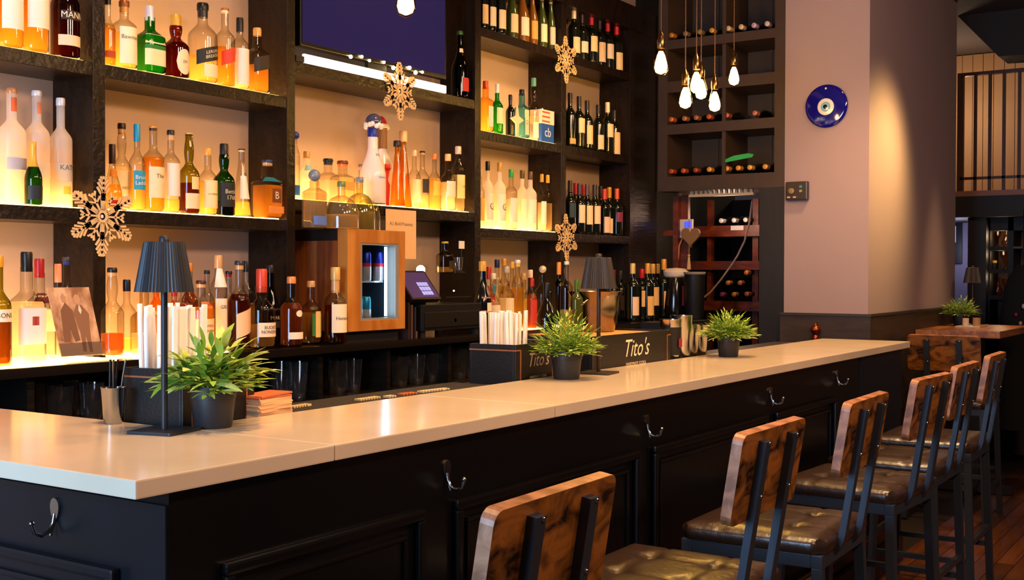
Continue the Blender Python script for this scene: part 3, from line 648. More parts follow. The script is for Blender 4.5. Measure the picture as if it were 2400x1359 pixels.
for px, yt, w, gl, cap, lb, tx, d in ((1127, 400, 18, 'clear', 'b89a60', 'e8b860', '', 'clear bottle half hidden by the post'), (1143, 378, 27, 'frost', '1c1612', 'f6e6c8', 'G', 'frosted vodka bottle with black cap and round emblem'),
        (1171, 381, 30, 'frost', 'c89438', 'f8e8cc', 'G', 'frosted vodka bottle with gold neck and round emblem'), (1198, 397, 30, 'clear', '2f9a44', 'f3e6cc', '', 'clear vodka bottle with green cap'),
        (1224, 399, 27, 'frost', '5a4a1c', 'fbf0d8', '', 'frosted bottle with olive-gold cap'), (1243, 402, 30, 'frost', '5a3a16', 'f8e6cc', '', 'broad frosted bottle with brown and gold neck'),
        (1270, 408, 22, 'clear', 'd89a3a', 'fff4e0', '', 'slim clear bottle with white label'), (1284, 410, 22, 'pale', 'e8b448', '', '', 'slim yellowish bottle with gold cap')):
    B(px, yt, w, 'tall', gl, 'wh' if gl != 'frost' else 'cl', .5, (cap, .14), ([(.12, .52, lb, 62, tx, ('8a6a3a', .05))] if lb else []), d, .03 if px in (1224, 1284) else 0)
shelfrow(1.62, 'on the lowest wine shelf', 'wine bottles on the right shelves')
for px, yt, cap, l0, l1, lb, dy, d in ((1336, 423, '3a3038', .3, .6, '1f3a4a', 0, 'wine bottle with grey-black capsule at the shelf post'), (1349, 429, 'a82030', .2, .6, 'f0d4ac', .07, 'wine bottle with crimson capsule in the rear'),
        (1358, 430, '4a3a44', .22, .64, 'f3d8b4', 0, 'wine bottle with plum-grey capsule and cream label'), (1368, 433, 'b01c24', .22, .6, 'f0d0a0', .07, 'wine bottle with bright red capsule in the rear'),
        (1376, 432, '5a4038', .2, .6, 'f3d6a8', 0, 'wine bottle with brown capsule and square label'), (1394, 433, '3a2a24', .22, .64, 'f3d6b0', 0, 'wine bottle with dark capsule and gold neck seal'),
        (1408, 436, '241c1c', .2, .5, '2a2024', .07, 'wine bottle with black capsule in the rear'), (1417, 443, 'e0402a', .06, .4, 'f3c8a0', 0, 'wine bottle with vermilion capsule and low peach label'),
        (1428, 439, 'd89a30', .06, .36, 'f0dcc0', .04, 'wine bottle with gold capsule and white wedge label'), (1446, 442, 'e05a2a', .3, .5, '8a2a4a', 0, 'outermost wine bottle with orange capsule')):
    B(px, yt, 28, 'wine', 'wine', None, 0, (cap, .22, 'foil'), [(l0, l1, lb, 62)], d, dy, 'wine_bottle')
# TV shelf bottle
shelfrow(2.225, 'beside the television', 'bottles above the fridge')
B(1078, 73, 42, 'champ', 'dgreen', 'dk', .5, ('2a5a1c', .06), [(.10, .30, 'b8241c', 34), (.68, .74, 'f0d8b0', 60)], 'big dark green beer magnum with square red label', .0)
# back counter behind the straws
shelfrow(BBZ, 'behind the far white straws', 'bottles on the right of the back counter', 3.12)
B(1131, 612, 44, 'burg', 'black', None, 0, ('e8a840', .14), [(.28, .50, 'b86a3a', 60), (.3, .42, 'f0d8b0', 24)], 'dark cream-liqueur bottle with gold neck and oval label', -.04)
B(1156, 640, 34, 'bulge', 'clear', 'cl', .5, ('f0e0c8', .1), [(.66, .8, '4a9ac0', 66), (.06, .5, 'f6dcc0', 66)], 'clear bottle with sky-blue round neck label', -.02)
B(1146, 625, 30, 'std', 'clear', 'rd', .7, ('c02a20', .2), [(.2, .6, 'b03020', 66)], 'red-labelled bottle next to the dark liqueur', .08)
B(1165, 608, 30, 'tall', 'clear', 'cl', .5, ('1c2248', .12), [], 'clear bottle with navy square cap', .12)
B(1181, 606, 28, 'tall', 'pale', 'pa', .6, ('f0a848', .1), [], 'pale bottle with orange cap, rearmost', .16)
B(1187, 624, 36, 'std', 'clear', 'wh', .5, ('c8b8a0', .1), [(.1, .5, 'e8d0a8', 60)], 'clear round bottle with cream label among many', .02)
B(1200, 613, 26, 'tall', 'pale', 'pa', .6, ('f0b040', .1), [], 'pale bottle with yellow cap', .14)
B(1213, 609, 28, 'slim', 'pale', 'go', .6, ('f3e6e0', .1, 'e8c040'), [], 'slim bottle with white cap and yellow neck', .04)
B(1227, 640, 32, 'std', 'pale', 'pa', .5, ('c8a068', .12), [], 'tan-capped pale bottle', .06)
B(1243, 632, 30, 'std', 'clear', 'wh', .5, ('f3dccc', .14), [], 'clear bottle with wide white cap', .08)
B(1247, 652, 24, 'wine', 'clear', 'rd', .7, ('c02418', .16), [(.1, .6, 'c83020', 70)], 'small red sauce-like bottle with red cap', -.03)
B(1272, 622, 42, 'std', 'clear', None, 0, ('d8c8a8', .2, 'ball'), [], 'cut-glass decanter with round crystal stopper', .06, capr=.42)
B(1281, 662, 46, 'pear', 'black', None, 0, ('141414', .3), [], 'black bottle with a wide black bow', -.05)
B(1310, 614, 26, 'tall', 'dark', 'br', .5, ('e89a3c', .2), [], 'dark bottle with orange cork left of the lamp', .08)
B(1321, 604, 24, 'tall', 'dark', 'br', .5, ('f0a840', .14), [], 'dark bottle with taller amber cork', .14)
shelfrow(BBZ, 'right of the ice bucket', 'wine bottles beside the ice bucket', 3.16)
for px, yt, cap, l0, l1, lb, dy, d in ((1437, 632, '6a1c2c', .2, .5, '3a2a24', .08, 'wine bottle with maroon capsule'), (1454, 634, '2a2422', .2, .5, '3a2a24', .1, 'wine bottle with grey-black capsule'),
        (1472, 630, 'c01c1c', .1, .5, 'd8c0a0', .06, 'wine bottle with red capsule, leftmost of the reds'), (1483, 617, 'e8c070', .1, .42, 'f0c8a0', -.04, 'wine bottle with cream cork and red-topped label'),
        (1496, 632, 'b8201c', .1, .4, 'd8b890', .12, 'wine bottle with red capsule behind the cream cork'), (1504, 630, 'c41c20', .26, .66, 'f0c07a', .0, 'wine bottle with red capsule and tall cream label'),
        (1518, 617, 'e09a3a', .08, .42, 'eeb968', -.03, 'wine bottle with orange cork and slanted label'), (1530, 618, 'dcae5c', .24, .66, 'f0c488', .03, 'wine bottle with tan cork and tall label'),
        (1540, 618, 'e0b060', .2, .5, 'e8b878', .08, 'wine bottle with tan cork, second of the pair'), (1556, 607, 'e8a030', .16, .46, 'eec088', .0, 'tallest wine bottle with amber cork')):
    B(px, yt, 30, 'wine', 'wine', None, 0, (cap, .18), [(l0, l1, lb, 62)], d, dy, 'wine_bottle')

# ------------------------------------------------------------------ television, light bar, fridge, till
tv = thing('television', 'flat television with dark indigo screen in the middle shelf bay', 'television', (3.86, 3.24, 2.29))
G().box(3.379, 4.339, 3.205, 3.245, 2.292, 2.835).build('casing', mat('tv_black', '0a090a', .3), tv, bevel=.004)
G().box(3.392, 4.326, 3.2035, 3.206, 2.308, 2.822).build('screen', mat('tv_screen', '0b0a16', .12, spec=.6, emit=('2a1f48', .42), var=((1.2, 1, 1.5), '14102a', .3)), tv)
G().box(3.8, 3.92, 3.215, 3.235, 2.226, 2.292).build('stand_foot', DARK, tv)
lb = thing('light_bar', 'long white light bar lying under the television', 'light', (3.85, 3.2, 2.226))
G().box(3.40, 4.335, 3.202, 3.215, 2.2265, 2.262).build('diffuser', mat('white_lit_bar', 'fff3e6', .4, emit=('fff0dd', .9)), lb, bevel=.003)
G().box(3.335+.02, 3.40, 3.203, 3.214, 2.2268, 2.25).build('end_plug', DARK, lb)
fl = thing('fairy_lights', 'short string of tiny warm fairy lights along the television bottom', 'lights', (3.9, 3.199, 2.27))
pts = [at(px, py, Y=3.1995) for px, py in ((822, 134), (848, 134), (866, 143), (900, 147), (922, 160), (960, 160), (974, 171), (990, 170))]
G().tube(pts, .0012, 5).build('wire', DARK, fl)
for p in pts: G().sphere(p+Vector((0, 0, .002)), .006+.003*R.random(), 8, 6).build('bulb', glow('fairy', 'ffdf9a', 14), fl, smooth=True)

fr = thing('mini_fridge', 'small wood-clad drinks fridge with lit glass door and blue cans', 'fridge', (3.65, 3.2, BBZ))
x0, x1, yd, yb, z0, z1 = 3.47, 3.83, 3.04, 3.34, 1.172, 1.576
bd = G().box(x0, x0+.02, yd+.055, yb, z0, 1.53).box(x1-.02, x1, yd+.055, yb, z0, 1.53).box(x0+.02, x1-.02, yb-.02, yb, z0, 1.53).build('cabinet', WALNUT, fr)
G().box(x0, x1, yd+.055, yb, 1.53, z1).build('top_cover', mat('fridge_top', '1c130e', .4), fr)
G().box(x0+.02, x1-.02, yd+.055, yb-.02, z0, z0+.03).build('floor_liner', DARK, fr)
G().box(x0+.01, x1-.01, yd+.03, yb, BBZ, z0).build('plinth', DARK, fr)
g = G(); ox0, ox1, oz0, oz1 = 3.547, 3.789, 1.214, 1.522
g.box(x0, ox0, yd, yd+.053, z0, z1).box(ox1, x1, yd, yd+.053, z0, z1).box(ox0, ox1, yd, yd+.053, z0, oz0).box(ox0, ox1, yd, yd+.053, oz1, z1)
dr = g.build('door', OAKFRAME, fr, bevel=.002)
g = G(); k = .012
g.box(ox0, ox0+k, yd+.002, yd+.05, oz0, oz1).box(ox1-k*1.6, ox1, yd+.002, yd+.05, oz0, oz1).box(ox0+k, ox1-2*k, yd+.002, yd+.05, oz0, oz0+k*.6).box(ox0+k, ox1-2*k, yd+.002, yd+.05, oz1-k*.6, oz1)
g.build('door_liner', mat('fridge_liner', '8a857f', .4), dr)
G().box(ox0+k, ox1-2*k, yd+.006, yd+.009, oz0+.007, oz1-.007).build('door_pane', glass('fridge_pane', 'f0f6fa', 'c8d4dc'), dr)
G().box(ox0, ox1, 3.30, 3.305, oz0, oz1).box(ox1-.004, ox1, 3.095, 3.30, oz0, oz1).box(ox0, ox0+.003, 3.095, 3.30, oz0, oz1).build('inner_walls', mat('fridge_inside', '2a3a48', .4), fr)
G().box(ox0, ox1-.03, 3.10, 3.30, 1.364, 1.370).build('wire_shelf', mat('fridge_shelf', 'c8d4e0', .25, metal=.5), fr)
G().box(3.742, 3.750, 3.072, 3.080, oz0+.012, oz1-.012).build('led_tube', glow('cool_led', 'd8f0ff', 6), fr)
CANB = mat('can_blue', '1f2f9a', .25, metal=.6); CANT = mat('can_teal', '2f9ac0', .25, metal=.6); CANS = mat('can_silver', 'd8d2da', .28, metal=.6); CANR = mat('can_red', 'c81e3c', .3)
def can(x, y, z, h, r, top, label):
    t = thing('drink_can', label, 'can', (x, y, z), 'cans in the small fridge')
    G().lathe([(r*.86, 0), (r, .006), (r, h*.5)], 16).build('lower_body', CANS, t, smooth=True, world=False)
    b = G().lathe([(r, h*.5), (r, h-.010), (r*.84, h), (r*.8, h-.002)], 16).build('upper_body', top, t, smooth=True, world=False)
    if top is CANB: G().lathe([(r*1.01, h*.5), (r*1.01, h*.62)], 16).build('red_band', CANR, t, smooth=True, world=False)
    return t
can(3.562, 3.2, 1.3702, .105, .0225, CANS, 'silver can at the left end of the upper fridge shelf')
can(at(857, 620, Y=3.12).x, 3.12, 1.3702, .118, .0235, CANB, 'blue and silver can with red band, left of the upper pair')
can(at(886, 620, Y=3.12).x, 3.12, 1.3702, .118, .0235, CANB, 'blue and silver can with red band, right of the upper pair')
for i, x in enumerate((3.577, 3.629, 3.681)): can(x, 3.13, 1.2022, .104, .0245, CANT, ('left', 'middle', 'right')[i]+' teal and silver can on the fridge floor')

sg = thing('paper_notice', 'cream paper notice taped to the shelf edge above the till', 'sign', (3.85, 3.19, 1.55))
a, b = at(904, 489, Y=3.196), at(975, 607, Y=3.196)
G().box(a.x, b.x, 3.1955, 3.1975, b.z, a.z).build('sheet', mat('notice_paper', 'f6c896', .7), sg)
cx = (a.x+b.x)/2
for s, z, sz, c in (('A.I. Bold Presents', a.z-.062, .022, '7a5a48'),):
    flat_text(s, sz, (cx, 3.1955, z), (1, 0, 0), (0, 0, 1)).build('print', mat('ink_'+c, c, .7), sg)

ti = thing('till_screen', 'tilted touchscreen till glowing purple beside the fridge', 'till', (3.97, 3.1, 1.268))
c = Vector((3.985, 3.10, 1.345)); w = Vector((0, .62, .78)).normalized()
G().prism(rrect(.205, .155, .006), -.012, .012, c, (1, 0, 0), w).build('housing', mat('till_black', '141215', .35), ti)
G().prism(rrect(.185, .135, .003), .0122, .0128, c, (1, 0, 0), w).build('display', mat('till_display', '3a2a44', .2, emit=('4a3358', .35)), ti)
for i in range(4):
    for j in range(3): G().prism(rrect(.017, .020, .002), .013, .0133, c+Vector((1, 0, 0))*(.0+i*.019)+w*(-.045+j*.024), (1, 0, 0), w).build('key_tile', mat('key_tile', '8a90d0', .3, emit=('8088d0', .5)), ti)
G().box(3.93, 4.05, 3.10, 3.18, 1.268, 1.32).build('foot', DARK, ti)
pr = thing('receipt_printer', 'dark grey receipt printer on the cash drawer', 'printer', (4.22, 3.15, 1.27))
G().prism([(3.06, 1.272), (3.24, 1.272), (3.24, 1.405), (3.12, 1.405), (3.06, 1.36)], -4.10, -4.37, (0, 0, 0), (0, 1, 0), (0, 0, 1)).build('housing', mat('printer_grey', '2a2624', .45), pr, bevel=.004)
G().box(4.14, 4.33, 3.0575, 3.0605, 1.295, 1.30).build('paper_slot', DARK, pr)
G().sphere((4.2, 3.0595, 1.325), .004, 8, 6).build('lamp_dot', glow('tiny_led', 'ffd8b0', 3), pr)
cd = thing('cash_drawer', 'black cash drawer with chrome lock under the till', 'cash drawer', (4.18, 3.15, BBZ))
G().box(3.955, 4.405, 3.05, 3.30, 1.155, 1.268).build('housing', mat('drawer_black', '121010', .4), cd, bevel=.004)
G().box(3.975, 4.385, 3.043, 3.05, 1.168, 1.235).build('drawer_front', mat('drawer_front', '17130f', .35), cd, bevel=.003)
G().lathe([(.009, 0), (.009, .006), (.006, .008)], 12, (4.19, 3.043, 1.195), axis='y').build('lock', STEEL, cd, smooth=True)
for x in (3.98, 4.38):
    for y in (3.07, 3.28): G().box(x-.015, x+.015, y-.01, y+.01, BBZ, 1.155).build('rubber_foot', DARK, cd)
for i, (c_, h) in enumerate((('2a1a16', .15), ('5a3a2c', .14), ('241a1c', .13))):
    o = G().box(3.865+i*.022, 3.873+i*.022, 3.05, 3.17, BBZ, BBZ+h).build('menu_folder', mat('menu_%d' % i, c_, .5), bevel=.001)
    tag(o, ('tall dark', 'middle brown', 'short black')[i]+' menu folder standing between fridge and cash drawer', 'menu', 'menu folders by the fridge')
shelfrow(1.4051, 'on the receipt printer', 'glassware on the printer', 3.14)
B(1043, 566, 42, 'std', 'pale', 'go', .18, ('c8a840', .06), [(.12, .38, '2a1c16', 26)], 'rounded clear carafe with small square dark label', .0)
# glasses: open tumblers
CLR = glass('tumbler_glass', 'f8f6f4', 'c4beb8', .04, .02, 2.6)
def tumbler(x, y, z, h, r, label, group, rb=.82, name='drinking_glass'):
    t = G().lathe([(r*rb*.9, 0), (r*rb, .004), (r*(rb+(1-rb)*.5), h*.5), (r, h), (r*.95, h), (r*(rb+(1-rb)*.5)*.94, h*.5), (r*rb*.93, .01), (.002, .009)], 20, (x, y, z)).build(name, CLR, smooth=True)
    return tag(t, label, 'glass', group)
tumbler(4.29, 3.10, 1.4051, .07, .022, 'small shot glass on the printer beside the carafe', 'glassware on the printer')
st = thing('price_stick', 'white price tag on a thin stand beside the carafe', 'tag', (4.36, 3.13, 1.405))
G().tube([(4.355, 3.13, 1.4055), (4.355, 3.13, 1.52)], .0025, 6).build('stem', CHAR, st); G().box(4.335, 4.375, 3.127, 3.131, 1.515, 1.55).build('card', CREAM, st)
G().lathe([(.018, 0), (.018, .004), (.004, .006)], 12, (4.355, 3.13, 1.4052)).build('foot', DARK, st, smooth=True)
GG = 'glasses stored in the back bar cubbies'
cub = [((102, .15, 'first'), (140, .075, 'second'), (178, .16, 'third'), (214, .075, 'fourth')), ((655, .12, 'first'), (672, .2, 'second'), (697, .07, 'third')),
       ((772, .2, 'first'), (790, .08, 'second'), (826, .09, 'third'), (850, .2, 'fourth')), ((936, .07, 'first'), (962, .2, 'second'), (975, .08, 'third'), (1008, .09, 'fourth')), ((1074, .08, 'first'), (1096, .1, 'second'))]
cn = ('beneath the sepia print', 'beside the coaster stack', 'below the cognac bottle', 'below the fridge', 'below the cash drawer')
for ci, row in enumerate(cub):
    for px, dy, o in row:
        p = at(px, 930, Y=3.03+dy); tumbler(p.x, 3.03+dy, .9222, (.135, .145, .135, .13, .14)[ci], .042, '%s clear glass from the left in the cubby %s' % (o, cn[ci]), GG, .78)
# bar mat with raised pale marks on the service ledge
bm_ = thing('bar_mat', 'black rubber bar mat with raised cream and orange marks behind the bar', 'mat', (2.5, 2.1, 1.05))
G().box(2.09, 3.0, 1.985, 2.19, 1.0502, 1.058).build('rubber', mat('mat_rubber', '17120f', .7, bump=((90, 90, 90), .5)), bm_, bevel=.002)
def marks(px0, py0, px1, py1, n, c, nm):
    g = G()
    for i in range(n):
        q = (i+.5)/n; p = at(px0+(px1-px0)*q, py0+(py1-py0)*q, Z=1.06)
        if abs(p.y-2.09) > .1: p.y = 2.09
        g.box(p.x-.005, p.x-.001, p.y-.012, p.y+.012, 1.0581, 1.064)
        g.box(p.x-.001, p.x+.004, p.y-.014+.02*R.random(), p.y+.01, 1.0581, 1.063)
    g.build(nm, mat('mat_'+c, c, .6), bm_, bevel=.0012)
marks(682, 955, 726, 948, 7, 'e6cf9a', 'raised_marks'); marks(838, 938, 888, 931, 8, 'e6cf9a', 'raised_marks'); marks(905, 931, 925, 928, 3, 'e6cf9a', 'raised_marks'); marks(984, 919, 1050, 911, 10, 'e6cf9a', 'raised_marks')
marks(938, 925, 974, 921, 5, 'd8743a', 'raised_logo')
# ------------------------------------------------------------------ table lamps
def table_lamp(x, y, z, label, rot, mt, h=.41):
    t = thing('table_lamp', label, 'lamp', (x, y, z), 'slim pleated table lamps', rot)
    G().prism(rrect(.11, .11, .006), 0, .006, (0, 0, .0005), (1, 0, 0), (0, 1, 0)).build('base_plate', mt, t, world=False, bevel=.001)
    G().lathe([(.0068, .006), (.0068, h-.03)], 12).build('pole', mt, t, smooth=True, world=False)
    n = 144; v = []; z0, z1 = h-.117, h-.014
    for zz, r in ((z0, .0595), (z0, .0575), (z1, .040), (z1+.001, .012), (z1, .0425)):
        pass
    prof = [(.0575, z0+.001), (.0595, z0), (.0408, z1), (.038, z1+.001), (.006, z1+.001)]
    for r, zz in prof:
        for i in range(n):
            a = 2*math.pi*i/n; rr = r*(1+(.022 if i % 3 == 0 else -.012)*(1 if r > .036 else 0)); v.append((rr*math.cos(a), rr*math.sin(a), zz))
    f = [(i*n+j, i*n+(j+1) % n, (i+1)*n+(j+1) % n, (i+1)*n+j) for i in range(len(prof)-1) for j in range(n)]
    G().add(v, f).build('pleated_shade', mt, t, world=False)
    G().lathe([(.011, z1+.001), (.011, z1+.011), (.009, z1+.0135)], 16).build('touch_button', mt, t, smooth=True, world=False)
    return t
LAMPM = mat('anthracite_lamp', '23262b', .42, metal=.3); LAMPB = mat('bronze_lamp', '3a3028', .4, metal=.4)
table_lamp(1.645, 1.945, BZ, 'near anthracite pleated lamp standing at the corner of the bar top', math.radians(14), LAMPM)
table_lamp(3.415, 1.892, BZ, 'bronze pleated lamp standing midway along the bar top', math.radians(8), LAMPB, .40)

# ------------------------------------------------------------------ potted plants
POTM = mat('black_plastic_pot', '1d1d1f', .5)
LEAFS = [mat('leaf_%d' % i, c, .5, spec=.3) for i, c in enumerate(('90ac34', 'b0c24a', '66902e', 'c4d274', '7ea238'))]
def pot(T, rt, rb, h):
    G().lathe([(rb*.96, 0), (rb, .003), (rt*.93, h*.70), (rt*.96, h*.705), (rt, h-.003), (rt*.99, h), (rt*.92, h), (rt*.9, h*.9), (.002, h*.89)], 32).build('pot', POTM, T, smooth=True, world=False)
    G().lathe([(rt*.9, h*.895), (.002, h*.92)], 20, caps=False).build('soil', mat('peat', '1a120c', .9), T, world=False)
def leafmesh(L, W, bend, m):
    g = G(); n = 4; v = []; 
    for i in range(n+1):
        q = i/n; wv = W*math.sin(math.pi*min(1, q*.92+.06))**.8*.5; z = bend*L*q*q
        v += [(q*L, -wv, -z), (q*L, 0, -z+.12*wv), (q*L, wv, -z)]
    f = []
    for i in range(n):
        for j in (0, 1): f.append((i*3+j, i*3+j+1, i*3+4+j, i*3+3+j))
    g.add(v, f); return g
def plant(x, y, z, label, rt, h, rf, hf, seed, nst, single):
    rn = random.Random(seed); T = thing('potted_plant', label, 'plant', (x, y, z), 'artificial green plants in black pots')
    pot(T, rt, rt*.8, h)
    stems = G(); joined = [G() for _ in LEAFS]; protos = {}
    if single:
        for i in range(10):
            o = leafmesh(*((.05, .015, .25), (.060, .016, .45), (.04, .014, .1), (.055, .017, .6), (.035, .015, .3))[i % 5], None).build('leaf', LEAFS[i % 5 if i < 5 else (i+2) % 5], T, world=False, smooth=True); protos[i] = o
    used = set(); nl = 0
    for s in range(nst):
        az = 2*math.pi*(s*.618034); q = math.sqrt((s+.5)/nst); el = 1.5-1.25*q+rn.uniform(-.12, .12)
        d = Vector((math.cos(az)*math.cos(el), math.sin(az)*math.cos(el), math.sin(el)))
        L = math.sqrt((rf*math.cos(el))**2+(hf*math.sin(el))**2)*rn.uniform(.72, 1.0)
        b = Vector((math.cos(az)*rt*.45*q, math.sin(az)*rt*.45*q, h*.9)); pts = []
        for i in range(5):
            u = i/4; pts.append(b+d*L*u+Vector((0, 0, -.22*L*u*u*math.cos(el))))
        stems.tube(pts, .0012, 4, .0006)
        k = 8 if single else 10
        for i in range(k):
            u = .25+.75*(i+.6)/k; j = min(3, int(u*4)); p = pts[j].lerp(pts[j+1], u*4-j)
            side = d.cross(Vector((0, 0, 1))).normalized()*(1 if i % 2 else -1)
            dv = (d*rn.uniform(.6, 1.1)+side*rn.uniform(.3, .9)+Vector((0, 0, rn.uniform(-.3, .35)))).normalized()
            if i == k-1: dv = d
            X = dv; Yv = Vector((0, 0, 1)).cross(X); Yv = Yv.normalized() if Yv.length > .01 else Vector((0, 1, 0)); Z_ = X.cross(Yv)
            Yv = (Yv+Z_*rn.uniform(-.5, .5)).normalized(); Z_ = X.cross(Yv)
            M4 = Matrix((X, Yv, Z_)).transposed().to_4x4(); sc = rn.uniform(.75, 1.2)
            if single:
                if nl >= 290:
                    g = leafmesh(.042*sc, .0105, .3, None); joined[rn.randrange(5)].add([p+(M4 @ v) for v in g.v], g.f); continue
                ki = rn.randrange(10)
                if ki in used: o = protos[ki].copy(); COL.objects.link(o)
                else: o = protos[ki]; used.add(ki)
                nl += 1
                o.parent = T; M5 = M4 @ Matrix.Scale(sc, 4); M5.translation = p; o.matrix_local = M5
            else:
                g = leafmesh(.03*sc*rf/.11, .0052, .3, None); joined[rn.randrange(5)].add([p+(M4 @ v) for v in g.v], g.f)
    stems.build('stems', LEAFS[2], T, world=False)
    for i, g in enumerate(joined):
        if g.v: g.build('foliage', LEAFS[i], T, world=False, kind='stuff', smooth=True)
    return T
plant(1.757, 1.922, BZ, 'broad-leaved artificial plant in black pot beside the near lamp', .051, .09, .088, .125, 3, 58, True)
plant(3.186, 1.880, BZ, 'bushy fine-leaved plant in black pot midway along the bar', .051, .089, .085, .15, 5, 150, False)
plant(4.415, 1.850, BZ, 'fine-leaved plant in black pot at the far end of the bar', .048, .085, .10, .115, 9, 150, False)

# ------------------------------------------------------------------ straw caddies and tins behind the bar top
BOX = mat('black_leatherette', '15110f', .4, bump=((120, 120, 120), .1)); NAVYBOX = mat('blue_black_leatherette', '12141c', .42)
def caddy(name, x, y, z, lx, ly, h, rot, label, text=None, tray=False, ts=.05):
    t = thing(name, label, 'caddy', (x, y, z), None, rot); k = .008
    g = G().box(0, lx, 0, k, 0, h).box(0, lx, ly-k, ly, 0, h).box(0, k, k, ly-k, 0, h).box(lx-k, lx, k, ly-k, 0, h).box(k, lx-k, k, ly-k, 0, .01)
    if not tray: g.box(lx*.5-k/2, lx*.5+k/2, k, ly-k, .01, h*.9)
    g.build('box', BOX, t, world=False, bevel=.0015)
    if tray: G().box(k, lx-k, k, ly-k, h-.03, h-.008).build('cork_tray', wood('cork_tray', 'b87a3a', 'd89a52', (60, 60, 60), .6), t, world=False)
    g = G(); e = .0016; zt = h*.86
    for xx in (0.03, lx-.03): g.box(xx-.002, xx+.002, -e, 0, .001, zt)
    g.box(0, .03, -e, 0, zt-.002, zt+.002).box(lx-.03, lx, -e, 0, zt-.002, zt+.002)
    g.box(-e, 0, -e, ly, zt-.002, zt+.002)
    g.build('copper_trim', COPPER, t, world=False)
    if text:
        tt = flat_text(text, ts, (lx*.53, -.0002, h*.58), (1, 0, 0), (0, 0, 1), shear=.35).build('lettering', mat('cream_ink', 'f0dcb8', .5), t, world=False)
        flat_text('HANDMADE VODKA', ts*.19, (lx*.53, -.0002, h*.17), (1, 0, 0), (0, 0, 1)).build('small_lettering', mat('cream_ink', 'f0dcb8', .5), t, world=False)
    return t
c1 = caddy('straw_caddy', 1.742, 2.0, 1.0505, .25, .17, .14, math.radians(8), 'black straw caddy with copper trim behind the near plant')
c2 = caddy('straw_caddy', 3.045, 1.98, 1.0505, .27, .17, .13, math.radians(3), 'small black straw caddy lettered in cream beside the middle plant', 'Tito\'s', ts=.062)
c3 = caddy('bar_tray_caddy', 3.52, 1.975, 1.0505, .62, .36, .135, 0, 'long black caddy lettered in cream with a cork top tray', 'Tito\'s', True, .09)
def straws(cx, cy, rot, n, z0, ztop, lx, ly, label, seed):
    rn = random.Random(seed); ms = [G().box(-.006, .006, -.0035, .0035, 0, .24).build('wrapped_straw', WHITE, bevel=.001), G().tube([(0, 0, 0), (0, 0, .24)], .0055, 8).build('wrapped_straw', WHITE, smooth=True)]
    for i in range(n):
        o = ms[i] if i < 2 else ms[i % 2].copy()
        if i >= 2: COL.objects.link(o)
        u, v = (i % 9+.5)/9+rn.uniform(-.03, .03), (i//9+.5)/math.ceil(n/9)
        x, y = u*lx, v*ly; c, s = math.cos(rot), math.sin(rot)
        o.location = (cx+x*c-y*s, cy+x*s+y*c, z0); o.rotation_euler = (rn.uniform(-.03, .03), rn.uniform(-.05, .05)+(u-.5)*.08, rot+rn.uniform(-.4, .4))
        o.scale = (1, 1, (ztop-z0)/.24*rn.uniform(.95, 1.0)); tag(o, label, 'straw', label)
straws(1.752, 2.015, math.radians(8), 27, 1.062, 1.335, .10, .14, 'white paper-wrapped straw standing in the near caddy', 1)
straws(3.055, 1.995, math.radians(3), 27, 1.062, 1.285, .12, .14, 'white paper-wrapped straw standing in the middle caddy', 2)
cup = thing('steel_cup', 'small brushed steel cup holding black sip straws', 'cup', (1.676, 2.15, BZ))
G().lathe([(.019, 0), (.020, .002), (.0265, .078), (.0275, .08), (.0255, .079), (.0185, .004)], 24).build('body', STEEL, cup, smooth=True, world=False)
for i in range(6):
    o = G().tube([(0, 0, 0), (.006, -.002, .135)], .0022, 6).build('sip_straw', mat('black_straw', '0e0e12', .25)); o.location = (1.676+.009*math.cos(i), 2.15+.009*math.sin(i), BZ+.006)
    o.rotation_euler = (0, .1*math.cos(i)+.03, .3*i); tag(o, 'thin black sip straw leaning in the steel cup', 'straw', 'thin black sip straws')
for i in range(14):
    o = G().box(-.058, .058, -.035, .035, 0, .0044).build('coaster', mat('coaster_edge', 'e6b98c', .7) if i < 12 else mat('coaster_top', 'b8643a', .6), bevel=.0008)
    o.location = (2.018+R.uniform(-.003, .003), 2.028, 1.0505+i*.0046); o.rotation_euler = (0, -.03 if i == 13 else 0, math.radians(4+R.uniform(-3, 3)))
    tag(o, 'cream-edged card in the coaster stack beside the near plant', 'coaster', 'coaster stack')
def tin(x, y, r, h, label, m=STEEL, band=None):
    t = thing('shaker_tin', label, 'tin', (x, y, 1.0505), 'shaker tins at the far end of the bar')
    G().lathe([(r*.74, 0), (r*.76, .003), (r*.98, h-.004), (r, h), (r*.94, h), (r*.7, .006)], 28).build('body', m, t, smooth=True, world=False)
    if band: 
        b = G().lathe([(r*.82, h*.18), (r*.955, h*.82)], 28, caps=False).build('sleeve', DARK, t, smooth=True, world=False)
        G().box(-.014, .014, -r*.93-.002, -r*.93, h*.36, h*.56).build('badge', mat('badge', '8a2030', .5), b, world=False)
tin(4.235, 2.02, .045, .172, 'tall shaker tin in a dark sleeve with red badge', STEEL, True)
tin(4.335, 2.02, .046, .185, 'tallest plain steel shaker tin'); tin(4.435, 2.03, .042, .145, 'shorter steel shaker tin next to the tallest'); tin(4.525, 2.03, .042, .138, 'last short steel shaker tin behind the far pot')

